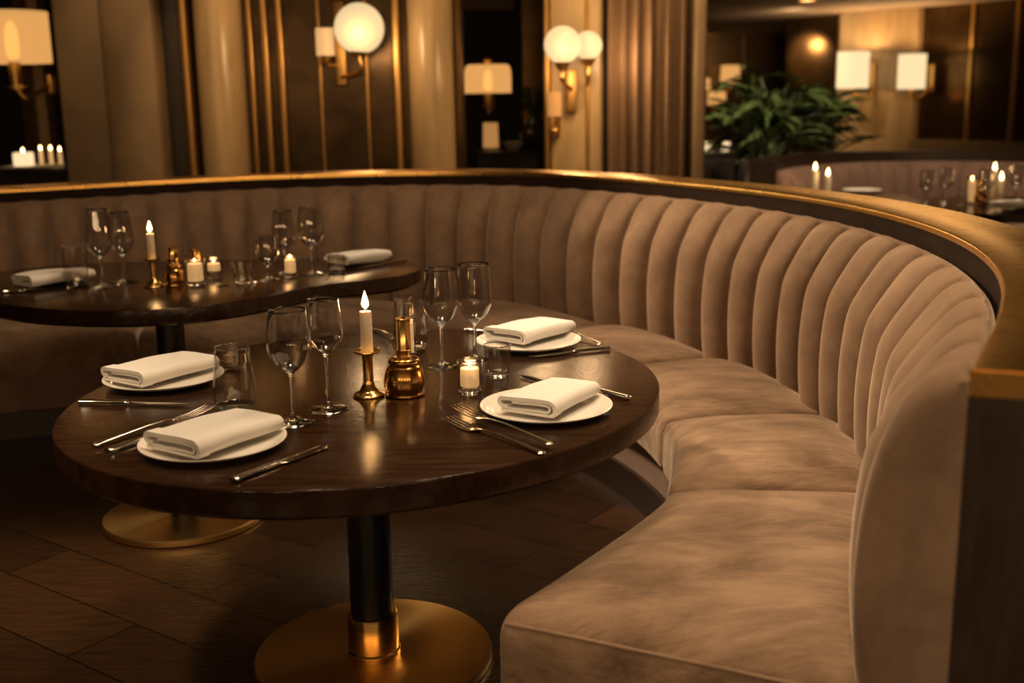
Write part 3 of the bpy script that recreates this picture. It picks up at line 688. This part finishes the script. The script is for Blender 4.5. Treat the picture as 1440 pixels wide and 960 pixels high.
candle('lit white candle in the slender brass candlestick on the kidney table', P, TZ2 + H - .0008, .0118, hc, .036, glow=.3)
gold_bottle('dark gold bottle with stubby neck beside the candlestick on the kidney table', 246, 402, 378, 347, 27, 15, TZ2)
gold_bottle('gold-capped bottle behind the thick pale candle on the kidney table', 277, 391, 374, 351, 20, 16, TZ2)
P = onz(74, 392, TZ2); plate('white plate with napkin at the wide end of the kidney table', (P.x, P.y, TZ2 + .0003), .122)
P = onz(503, 368, TZ2); plate('white plate with napkin at the narrow end of the kidney table', (P.x, P.y, TZ2 + .0003), .118)
napkin('folded white napkin on the plate at the wide end of the kidney table', [(24, 397), (36, 404), (126, 390), (118, 384)], TZ2, .11, .22)
napkin('folded white napkin on the plate at the narrow end of the kidney table', [(462, 368), (470, 374), (547, 362), (540, 356)], TZ2, .11, .2)
cutlery('knife', 'silver knife in front of the wide-end napkin plate on the kidney table', (4, 412), (72, 408), TZ2)
cutlery('spoon', 'silver spoon beside the small tumbler on the kidney table', (362, 398), (304, 402), TZ2)
cutlery('knife', 'silver knife by the napkin plate at the narrow end of the kidney table', (570, 368), (500, 378), TZ2)

# ------------------------------------------------------------------ wall lamps
def lathe_at(o, name, prof, mt, c, seg=32, sharp=40): return MB().lathe(prof, seg, caps=name != 'rim').build(name, M[mt], o, c, sharp)
def sphere_prof(r, cut=-.93, n=18): 
    a0 = math.asin(cut); return [(r * math.cos(a0 + (PI / 2 - a0) * k / n) if k < n else 0, r * math.sin(a0 + (PI / 2 - a0) * k / n)) for k in range(n + 1)]
def lamp_glow(P, e, r=.04):
    l = bpy.data.lights.new('lamp_glow', 'POINT'); l.energy = e; l.color = (1, .62, .30); l.shadow_soft_size = r
    o = bpy.data.objects.new('lamp_glow', l); COL.objects.link(o); o.location = P
def gsconce():
    Y = WY - .22; P = at(505, 40, Y); r = pw(P, 70) / 2
    o = thing('globe_sconce', (P.x, WY - .03, P.z), 'brass wall sconce with one large glowing globe and a small glass tube', 'wall lamp')
    l = lambda px, py, yy=Y: Vector(at(px, py, yy)) - Vector((P.x, WY - .03, P.z))
    lathe_at(o, 'globe', sphere_prof(r), 'globe', l(505, 40)); lamp_glow(P + Vector((.02, -r - .13, -.08)), 8, .09)
    c = l(505, 73); lathe_at(o, 'holder', [(0, -.02), (.03, -.02), (.055, 0), (.06, .012), (0, .012)], 'brass_bg', c)
    b0 = l(479, 60, WY - .03)
    MB().box(b0.x - .03, b0.x + .03, -.035, .0, l(479, 121, WY).z, l(479, 2, WY).z, .01).build('backplate', M['brass_bg'], o)
    MB().tube(catmull([tuple(c + Vector((0, 0, -.02))), tuple(c + Vector((0, .02, -.1))), tuple(Vector((b0.x, -.03, c.z - .13)))], 6), .011).build('arm', M['brass_bg'], o)
    t = l(457, 59, Y + .08); h = pw(P, 38) / 2; rt = pw(P, 26) / 2
    lathe_at(o, 'glass_tube', [(0, -h), (rt, -h), (rt, h), (0, h)], 'tube_lamp', t)
    lathe_at(o, 'tube_holder', [(0, -.035), (.02, -.035), (.03, 0), (0, 0)], 'brass_bg', t - Vector((0, 0, h)))
    MB().tube([tuple(t - Vector((0, 0, h + .03))), (t.x, -.03, t.z - h - .05), (b0.x, -.03, t.z - h - .05)], .008).build('tube_arm', M['brass_bg'], o)
    return o
gsconce()
def gsconce2():
    P = at(791, 63, WY - .3); o = thing('globe_sconce', (P.x, WY - .055, P.z), 'brass wall sconce with a pair of glowing globes beside the curtain', 'wall lamp')
    l = lambda px, py, yy: Vector(at(px, py, yy)) - Vector((P.x, WY - .055, P.z))
    for px, py, w, yy in ((791, 63, 52, WY - .35), (827, 64, 40, WY - .17)):
        c = l(px, py, yy); r = pw(at(px, py, yy), w) / 2
        lathe_at(o, 'globe', sphere_prof(r), 'globe', c); lamp_glow(at(px, py, yy) + Vector((.02 if yy < WY - .3 else r + .1, -r - .13, -.08)), 6, .09)
        lathe_at(o, 'holder', [(0, -.03), (.02, -.03), (.04, 0), (.05, .012), (0, .012)], 'brass_bg', c - Vector((0, 0, r + .004)))
        MB().tube(catmull([(c.x, c.y, c.z - r - .03), (c.x, c.y, c.z - r - .09), (c.x * .6 + .06, -.03, c.z - r - .13)], 6), .012).build('arm', M['brass_bg'], o)
    MB().box(.03, .09, -.035, 0, -.36, -.12, .01).build('backplate', M['brass_bg'], o)
gsconce2()
def shade_lamp(label, px, py, w, h, Y, wallY, kind, bulb=True, dome=False, top=.92, group=None, mt='shade', arms=1, name='shaded_sconce'):
    P = at(px, py, Y); r = pw(P, w) / 2; hh = pw(P, h) / 2
    o = thing(name, (P.x, wallY, P.z), label, 'wall lamp', group); dy = P.y - wallY
    if dome: pr = [(r, -hh), (r, hh * .3)] + [(r * (.84 + .16 * math.cos(a)), hh * .3 + hh * .7 * math.sin(a)) for a in (.5, 1, PI / 2)] + [(.02, hh * 1.02)]
    else: pr = [(r, -hh), (r * top, hh)]
    inn = [(q - .004, z) for q, z in pr]
    MB().lathe(pr + inn[::-1] + [pr[0]], 40, caps=False).build('shade', M[mt], o, (0, dy, 0))
    if bulb: MB().lathe(catmull([(0, -hh * .85), (r * .16, -hh * .7), (r * .17, hh * .2), (r * .1, hh * .5), (0, hh * .7)], 4), 20).build('bulb', M['bulb'], o, (0, dy, 0), 0)
    if dome: lathe_at(o, 'finial', sphere_prof(r * .16, -.99), 'brass_bg', (0, dy, hh + r * .2))
    lathe_at(o, 'candle_sleeve', [(0, -hh * 1.9), (r * .16, -hh * 1.9), (r * .16, -hh * .86), (0, -hh * .86)], 'brass_bg', (0, dy, 0))
    lathe_at(o, 'cup', [(0, -hh * 2.05), (r * .1, -hh * 2.05), (r * .3, -hh * 1.9), (0, -hh * 1.9)], 'brass_bg', (0, dy, 0))
    MB().tube(catmull([(0, dy, -hh * 2.0), (0, dy * .7, -hh * 2.35), (0, -.01, -hh * 1.8)], 6), .012).build('arm', M['brass_bg'], o)
    lathe_at(o, 'backplate', [(0, -.06), (.04, -.06), (.045, 0), (.04, .06), (0, .06)], 'brass_bg', (0, 0, -hh * 1.8))
    return o
shade_lamp('brass wall lamp with a wide amber drum shade in the dark opening', 16, 53, 102, 70, 7.3, 7.85, 0, mt='shade', top=1.0)
shade_lamp('domed amber lamp with a ball finial seen through the dark opening', 686, 111, 66, 39, 8.6, 9.7, 0, dome=True)
shade_lamp('small amber lamp reflection built as a shade, low in the dark opening beneath the domed lamp', 690, 190, 22, 34, 9.3, 9.95, 0, False, mt='shade_reflection')  # a reflected lamp, modelled as a glowing shade
shade_lamp('small amber lamp reflection built as a shade, beside the globe pair in the dark opening', 780, 146, 20, 34, WY - .3, WY - .055, 0, False, mt='shade_reflection')  # stands in for a lampshade's reflection on the pilaster
# far room sconces
def wall_pt(px, py, o_):
    s = onwall(px); q = A0 + dAB * s + nAB * o_; d = ray(px, py); 
    return Vector((q.x, q.y, CAM_Z + d.z / d.y * q.y))
def square_sconce(label, px, py, w, h, side):
    P = wall_pt(px, py, .45); W0 = wall_pt(px, py, .11); hw, hh = pw(P, w) / 2, pw(P, h) / 2
    o = thing('square_sconce', (W0.x, W0.y, P.z), label, 'wall lamp', 'square shaded sconces'); d = P - Vector((W0.x, W0.y, P.z))
    rz = math.atan2(dAB.y, dAB.x)
    sh = MB(); q = .012
    sh.lathe([(hw, -hh), (hw, hh), (hw - q, hh), (hw - q, -hh), (hw, -hh)], 40, caps=False)
    sh.build('shade', M['shade_bright'], o, tuple(d))
    lathe_at(o, 'bulb', [(0, -hh * .6), (.05, -hh * .5), (.05, hh * .3), (0, hh * .5)], 'bulb', tuple(d))
    lathe_at(o, 'stem', [(0, -hh * 1.3), (.025, -hh * 1.3), (.025, -hh * .6), (0, -hh * .6)], 'brass_bg', tuple(d))
    MB().tube(catmull([tuple(d + Vector((0, 0, -hh * 1.3))), tuple(d * .6 + Vector((side * .1, 0, -hh * 1.55))), (side * .05, -.02, -hh * .9)], 6), .02).build('arm', M['brass_bg'], o)
    lamp_glow(Vector((W0.x, W0.y, P.z)) + d + Vector((0, 0, hh * .75)), 20); lamp_glow(Vector((W0.x, W0.y, P.z)) + d - Vector((0, 0, hh * .8)), 10)
    MB().box(-.06, .06, -.03, .0, -hh * 1.2, hh * .4, .01).build('backplate', M['brass_bg'], o).rotation_euler = (0, 0, rz)
    return o
square_sconce('glowing square-shaded sconce on the pale pier above the plant', 1234, 98, 44, 50, 1)
square_sconce('glowing square-shaded sconce on the bronze panel beside the pale pier', 1317, 100, 38, 48, 0)
for px, py, w, h, lb in ((1027, 104, 28, 24, 'small lit shade behind the plant, upper one at the far wall'), (1008, 138, 26, 18, 'small lit shade behind the plant, lower one at the far wall'), (993, 118, 12, 16, 'tiny lit shade beside the curtain edge at the far wall')):
    shade_lamp(lb, px, py, w, h, 18.4, 18.75, 0, False, mt='shade')
# recessed ceiling light
P = at(1135, 14, 12.2); P.z = SOFF
o = thing('downlight', (P.x, P.y, SOFF), 'small round recessed ceiling light in the low ceiling', 'ceiling light')
lathe_at(o, 'rim', [(.075, -.002), (.105, -.002), (.1, -.014), (.075, -.014), (.075, -.002)], 'brass_bg', (0, 0, 0)); lathe_at(o, 'lens', [(0, -.004), (.075, -.004), (.075, -.001), (0, -.001)], 'downlight', (0, 0, 0))

# ------------------------------------------------------------------ curtain
def curtain():
    x0, x1 = X(855, WY - .2), X(966, WY - .2); n = 110; rows = []
    for z in [0.01 + (CEIL - .05) * k / 8 for k in range(9)]:
        front, back = [], []
        for i in range(n + 1):
            s = i / n; x = x0 + (x1 - x0) * s; ph = s * 2 * PI * 5.2
            y = WY - .2 + .075 * math.sin(ph) + .02 * math.sin(2.3 * ph + 1) ; x += .012 * math.sin(2 * ph)
            front.append((x, y, z)); back.append((x, y + .006, z))
        rows.append(front + back[::-1])
    o = MB().grid(rows, True, True, True).build('curtain', M['curtain'], None, (0, 0, 0), 60)
    tag(o, 'floor-length taupe curtain hanging in deep folds beside the globe pair', 'curtain')
curtain()

# ------------------------------------------------------------------ plant
def plant():
    Pb = at(1078, 224, 9.); base = Vector((Pb.x, 9.15, 0)); zt = Pb.z
    o = thing('potted_plant', base, 'big leafy green plant in a dark planter behind the brass rail', 'plant')
    w = .19
    MB().box(-w, w, -.17, .17, 0, zt, .012).build('planter', M['planter'], o)
    lf, st = MB(), MB(); rnd = random.Random(3)
    ctrs = [(1035, 150), (1060, 135), (1085, 150), (1110, 135), (1140, 130), (1165, 145), (1190, 150), (1120, 170), (1075, 180), (1150, 180), (1195, 185), (1030, 190), (1100, 195), (1015, 165), (1050, 115), (1140, 150), (1170, 165), (1095, 165), (1060, 205), (1130, 205)]
    for i in range(240):
        cx, cy = ctrs[i % len(ctrs)]; cx += rnd.gauss(0, 15); cy += rnd.gauss(0, 13)
        tip = Vector(at(cx, cy, 9.15 + rnd.uniform(-.35, .4))) - base
        root = Vector((rnd.uniform(-.1, .1), rnd.uniform(-.1, .1), zt - .02)); dirv = tip - root; dirv.z *= .4
        hd = Vector((dirv.x, dirv.y, 0)); hd = hd.normalized() if hd.length > .05 else Vector((rnd.uniform(-1, 1), -1, 0)).normalized()
        L = rnd.uniform(.2, .38); Wd = L * rnd.uniform(.16, .27); droop = rnd.uniform(.2, .9); tiltz = rnd.uniform(-.1, .5)
        side = Vector((-hd.y, hd.x, 0)); roll = rnd.uniform(-.7, .7); rows = []
        for k in range(9):
            s = k / 8; c = tip + hd * (L * (s - .5)) + Vector((0, 0, L * (tiltz * (s - .5) - droop * (s - .3) ** 2)))
            wv = Wd * math.sin(PI * min(1, s ** .75)) ** .8 if 0 < k < 8 else .002
            wv *= (1 if k % 2 else .72)
            sv = side * math.cos(roll) + Vector((0, 0, 1)) * math.sin(roll)
            rows.append([tuple(c - sv * wv * .5 + Vector((0, 0, .15 * wv))), tuple(c), tuple(c + sv * wv * .5 + Vector((0, 0, .15 * wv)))])
        lf.grid(rows)
        mid = (root + tip) / 2 + Vector((0, 0, .12)); start = rows[0][1]
        st.tube(catmull([tuple(root), tuple(mid * .6 + root * .4 + Vector((0, 0, .03))), start], 4), .006, 5)
    lf.build('foliage', M['leaf'], o, sharp=0); st.build('stem', M['twig'], o)
plant()

# ------------------------------------------------------------------ second booth behind the rail
s2 = [at(px, 120, Y) for px, Y in ((1098, 7.15), (1112, 7.45), (1150, 7.75), (1210, 7.95), (1280, 8.0), (1360, 7.9), (1450, 7.65), (1540, 7.2), (1600, 6.7))]
s2 = [(q.x, q.y) for q in s2]; s2c = catmull(s2, 36); n2 = len(s2c)
def n2f(i):
    a, b2 = s2c[max(i - 3, 0)], s2c[min(i + 3, n2 - 1)]; v = Vector((b2[0] - a[0], b2[1] - a[1])).normalized(); return Vector((-v.y, v.x))
booth = thing('banquette', (s2[4][0], s2[4][1], 0), 'dim velvet banquette of a second booth beyond the brass rail', 'sofa')
bl = (-s2[4][0], -s2[4][1], 0)
rows, seat, pn = [], [], []
for i in range(n2):
    p = Vector(s2c[i]); nn = n2f(i); s = (i % 12) / 12; bl_ = (1 - abs(2 * s - 1) ** 2.6) ** .55 * .025
    r = []
    for m_, z in ((.11, .36), (.12, .5), (.11, .6), (.08, .68), (.03, .72), (-.01, .72), (-.01, .35)):
        q = p - nn * (m_ + (bl_ if m_ > .02 else 0)); r.append((q.x, q.y, z))
    rows.append(r)
    a, b2 = p - nn * .1, p - nn * .55
    seat.append([(a.x, a.y, .25), (a.x, a.y, .385), (b2.x + nn.x * .04, b2.y + nn.y * .04, .39), (b2.x, b2.y, .35), (b2.x, b2.y, .25)])
    a, b2 = p + nn * .015, p + nn * .18
    pn.append([(a.x, a.y, 0), (a.x, a.y, .765), (b2.x, b2.y, .765), (b2.x, b2.y, 0)])
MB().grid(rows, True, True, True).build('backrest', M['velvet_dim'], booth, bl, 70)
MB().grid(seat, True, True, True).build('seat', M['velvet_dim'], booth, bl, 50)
MB().grid([[(q[0], q[1], 0.0) for q in r[:1]] + [(r[0][0], r[0][1], .25), (r[4][0] * .93 + r[0][0] * .07, r[4][1] * .93 + r[0][1] * .07, .25), (r[4][0] * .93 + r[0][0] * .07, r[4][1] * .93 + r[0][1] * .07, 0)] for r in seat], True, True, True).build('plinth', M['dark_wood'], booth, bl)
pt2 = thing('booth_partition', (s2[4][0], s2[4][1], 0), 'dark partition with a black-brown cap behind the second booth', 'partition')
MB().grid(pn, True, True, True).build('panel', M['dark_wood'], pt2, bl)
MB().grid([[(r[0][0], r[0][1], .766), (r[0][0], r[0][1], .79), (r[2][0], r[2][1], .79), (r[2][0], r[2][1], .766)] for r in pn], True, True, True).build('cap_rail', M['dark_wood'], pt2, bl)
TZ3 = .6
def round_table(label, c, r):
    o = thing('pedestal_table', (c[0], c[1], 0), label, 'table', 'tables of the second booth')
    MB().lathe([(0, TZ3 - .04), (r - .004, TZ3 - .04), (r, TZ3 - .036), (r, TZ3 - .003), (r - .003, TZ3), (0, TZ3)], 72).build('tabletop', M['table_wood'], o)
    MB().lathe([(0, 0), (.2, 0), (.2, .02), (0, .022)], 48).build('base_plate', M['brass_base'], o)
    MB().lathe([(0, .0222), (.035, .0222), (.035, TZ3 - .041), (0, TZ3 - .041)], 32).build('column', M['black_metal'], o)
ct3 = at(1412, 285, 6.05); round_table('small dark table crowded with glasses beyond the brass rail', (ct3.x, 6.1), .52)
ct4 = at(1185, 270, 6.9); round_table('small dark table with two lit candles and a plate beside the plant', (ct4.x - .02, 6.75), .38)
g3 = 'wine glasses on the table beyond the rail'
for bx, by, yr, ym, yb, lb in ((1302, 287, 240, 258, 268, 'wine glass at the outer rim of the table beyond the rail'), (1328, 285, 236, 254, 266, 'wine glass second from the outer rim on the table beyond the rail'), (1385, 283, 238, 256, 268, 'wine glass in front of the two candles on the table beyond the rail'), (1427, 280, 232, 250, 262, 'wine glass behind the napkin on the table beyond the rail')):
    wine(lb, bx, by, yr, ym, yb, 18, 23, 22, TZ3, g3)
tumbler('small tumbler between wine glasses and candle on the table beyond the rail', 1353, 289, 272, 15, 13, 14, .4, TZ3)
votive('candle glass with a tall candle on the table beyond the rail', 'tall glowing candle in a glass on the table beyond the rail', 1365, 287, 248, 13, 12, TZ3, .85, 'wax_lit', .02, .1)
gold_bottle('small dark gold bottle beside the tall glass candle beyond the rail', 1378, 288, 270, 252, 17, 8, TZ3)
def free_candle(lb, bx, by, ytop, wpx, z, fh=.03):
    P = onz(bx, by, z); h = zat(P, ytop) - z
    candle(lb, P, z + .0003, pw(P, wpx) / 2, h, fh, 'bare candles of the second booth', 'wax', .2)
free_candle('taller lit candle on the table beyond the rail', 1396, 279, 240, 9, TZ3, .045)
free_candle('shorter lit candle on the table beyond the rail', 1406, 284, 254, 9, TZ3, .045)
free_candle('taller lit candle on the table beside the plant', 1145, 276, 240, 10, TZ3, .045)
free_candle('shorter lit candle on the table beside the plant', 1163, 277, 248, 9, TZ3, .045)
P = onz(1212, 270, TZ3); plate('white plate beside the two candles near the plant', (P.x, P.y, TZ3 + .0003), .12)
P = onz(1428, 289, TZ3); plate('white plate under a napkin on the table beyond the rail', (P.x, P.y, TZ3 + .0003), .13)
napkin('folded white napkin on the table beyond the rail', [(1395, 292), (1402, 296), (1462, 290), (1456, 285)], TZ3, .13, .23)

# console by the plant with candles, and tables in the dark opening
def console(label, px0, px1, py, Y, zt=None):
    a, b2 = at(px0, py, Y), at(px1, py, Y); z = a.z; o = thing('console', ((a.x + b2.x) / 2, Y + .2, 0), label, 'sideboard'); w = (b2.x - a.x) / 2
    MB().box(-w, w, -.2, .2, z - .035, z, .006).build('top', M['dark_wood'], o)
    MB().box(-w + .02, w - .02, -.18, .18, .06, z - .036).build('body', M['dark_wood'], o)
    MB().box(-w + .04, w - .04, -.16, .16, 0, .059).build('plinth', M['dark_wood'], o)
    return z
zc = console('dark sideboard with small candle cups beside the curtain', 975, 1050, 214, 10.6)
for px, lb in ((995, 'glowing candle cup on the dark sideboard, next to the curtain'), (1020, 'glowing candle cup on the dark sideboard, next to the plant')):
    P = at(px, 213, 10.75); P.z = zc
    o = thing('candle_cup', (P.x, P.y, zc + .0003), lb, 'candle', 'candle cups on the sideboard'); MB().lathe([(0, 0), (.035, 0), (.045, .08), (.04, .08), (.032, .012), (0, .012)], 24).build('cup', M['shade_bright'], o); MB().lathe([(0, .0125), (.028, .0125), (.028, .045), (0, .045)], 16).build('wax', M['wax'], o); flame_on(o, .035, .008, .047)
zl = console('dark service counter with a pale cloth and candles in the dark opening', -40, 94, 238, 7.35)
P = at(33, 222, 7.5)
o = thing('candle_cup', (P.x, 7.5, zl + .0083), 'bright square candle cup on the counter in the dark opening', 'candle'); hh = pw(P, 11)
MB().box(-hh, hh, -hh, hh, 0, hh * 1.7, .01).build('cup', M['shade_bright'], o); flame_on(o, .03, .007, hh * 1.7)
o = MB().box(at(8, 230, 7.5).x, at(76, 230, 7.5).x, 7.36, 7.72, zl + .0005, zl + .008, .002).build('folded_cloth', M['linen'], None); tag(o, 'pale folded cloth lying on the counter in the dark opening', 'cloth')
for px, lb in ((57, 'tiny lit candle on the counter, next to the square cup'), (71, 'tiny lit candle on the counter, between the other two'), (84, 'tiny lit candle on the counter, next to the broad pier')):
    P = at(px, 212, 7.65); candle(lb, P, zl + (.0083 if px < 76 else .0003), .013, .09, .03, 'tiny candles on the counter', 'wax_lit', .06)
zs = console('low dark cabinet seen through the opening with the domed lamp', 668, 762, 214, 8.7)
def vase():
    P = at(752, 200, 8.9); o = thing('vase', (P.x, 8.9, zs), 'dark round vase with a bunch of dried stems in the opening', 'vase')
    MB().lathe(catmull([(.05, 0), (.1, .06), (.11, .13), (.06, .2), (.045, .24)], 5) + [(.035, .24), (.04, .2)], 28).build('body', M['flower_dark'], o)
    rnd = random.Random(5); st = MB()
    for k in range(26):
        a = rnd.uniform(0, 2 * PI); s = rnd.uniform(.03, .16); st.tube([(0, 0, .15), (math.cos(a) * s * .4, math.sin(a) * s * .4, .3), (math.cos(a) * s, math.sin(a) * s, rnd.uniform(.36, .5))], [.004, .004, .014], 5)
    st.build('dried_stem', M['twig'], o)
vase()
P = at(722, 213, 8.75); tag(MB().lathe([(0, 0), (.04, 0), (.07, .05), (.075, .07), (.068, .07), (.035, .008), (0, .008)], 28).build('bowl', M['porcelain'], None, (P.x, 8.77, zs + .0003)), 'small white bowl in front of the dark vase in the opening', 'bowl')

# added, unseen globe sconces opposite the booth, lighting and reflecting in brass and glass
for k, xx in enumerate((-3.2, -1.6, .2, 1.8, 3.4)):
    o = thing('globe_sconce', (xx, -3.995, 1.75), 'added, unseen brass sconce with one opal globe on the wall opposite the booth', 'wall lamp', 'added sconces on the wall opposite the booth')
    lathe_at(o, 'globe', sphere_prof(.19), 'added_globe', (0, .24, 0)); lathe_at(o, 'holder', [(0, -.03), (.03, -.03), (.06, .012), (0, .012)], 'brass_bg', (0, .24, -.195))
    MB().tube(catmull([(0, .24, -.22), (0, .2, -.28), (0, .02, -.24)], 6), .012).build('arm', M['brass_bg'], o); MB().box(-.04, .04, 0, .03, -.32, -.08, .01).build('backplate', M['brass_bg'], o)
    lamp_glow((xx, -3.5, 1.75), 36, .2)  # fill light of the added sconce
# ------------------------------------------------------------------ light
def spot(name, loc, aim, e, size, rad=.12, col=(1, .72, .44), blend=.6):
    l = bpy.data.lights.new(name, 'SPOT'); l.energy = e; l.spot_size = math.radians(size); l.spot_blend = blend; l.shadow_soft_size = rad; l.color = col
    o = bpy.data.objects.new(name, l); COL.objects.link(o); o.location = loc
    o.rotation_euler = (Vector(aim) - Vector(loc)).to_track_quat('-Z', 'Y').to_euler(); return o
spot('spot_seat', (.5, 2.15, 2.8), (.42, 2.1, .4), 112, 56, .12, blend=.7)
spot('spot_back', (-1.5, 4.4, 2.35), (.95, 3.1, .62), 420, 52, .12, blend=.8)
spot('spot_key', (.1, 3.2, 2.8), (.2, 2.9, .5), 70, 120, .2, blend=.5)
spot('spot_table', (-.5, 2.2, 2.8), (-.4, 2.25, .6), 105, 60, .2)
spot('spot_kidney', (-1.1, 3.3, 2.8), (-.8, 4.1, .6), 60, 85, .22)
spot('spot_passage', (2.2, 5.2, 2.8), (-.25, 2.3, 0), 200, 34, .14)
spot('spot_floor', (-1.7, 1.9, 2.8), (-1.6, 1.9, 0), 240, 55)
spot('spot_near', (-.4, .1, 2.8), (.45, 1.5, .55), 130, 36, .22)
WC = (1, .63, .31)
spot('spot_wall', (X(385), WY - .9, 2.8), (X(325), WY, .95), 90, 42, .05, col=WC)
spot('spot_pier', (X(205), 5.6, 2.8), (X(190), WY, .9), 60, 45, col=WC)
spot('spot_column', (X(690), WY - .9, 2.8), (X(618), WY, .95), 90, 42, .05, col=WC)
spot('spot_curtain', (X(900), 5.4, 2.8), (X(890), WY, .9), 150, 60, col=WC)
spot('spot_plant', (1.7, 7.6, 2.8), (2.2, 9.1, .9), 380, 60, col=(1, .8, .55))
spot('spot_second_booth', (2.6, 6.2, 2.8), (2.6, 7.4, .5), 260, 80, .3)
spot('spot_panel', tuple(wall_pt(1112, 60, .5)), tuple(wall_pt(1128, 80, 0)), 30, 70, .06, col=WC)  # added spot without a fitting, makes the glow on the bronze panel
spot('spot_downlight', (P.x, 12.2, 2.1), (2.8, 12.4, 0), 60, 120)
spot('spot_far', (3.3, 13.5, 2.1), (3.6, 16, .6), 120, 120)
w = bpy.data.worlds.new('world'); scene.world = w; w.use_nodes = True
w.node_tree.nodes['Background'].inputs[0].default_value = (1, .6, .32, 1); w.node_tree.nodes['Background'].inputs[1].default_value = .012

# ------------------------------------------------------------------ view
vs = scene.view_settings
scene.display_settings.display_device = 'sRGB'
vs.view_transform = 'Standard'; vs.look = 'None'; vs.gamma = 1; vs.use_curve_mapping = False; vs.exposure = 0
cy = scene.cycles
cy.max_bounces = 16; cy.transparent_max_bounces = 24; cy.transmission_bounces = 16; cy.sample_clamp_indirect = 25; cy.sample_clamp_direct = 0
cy.use_denoising = True; cy.caustics_refractive = False; cy.caustics_reflective = True; cy.blur_glossy = .5
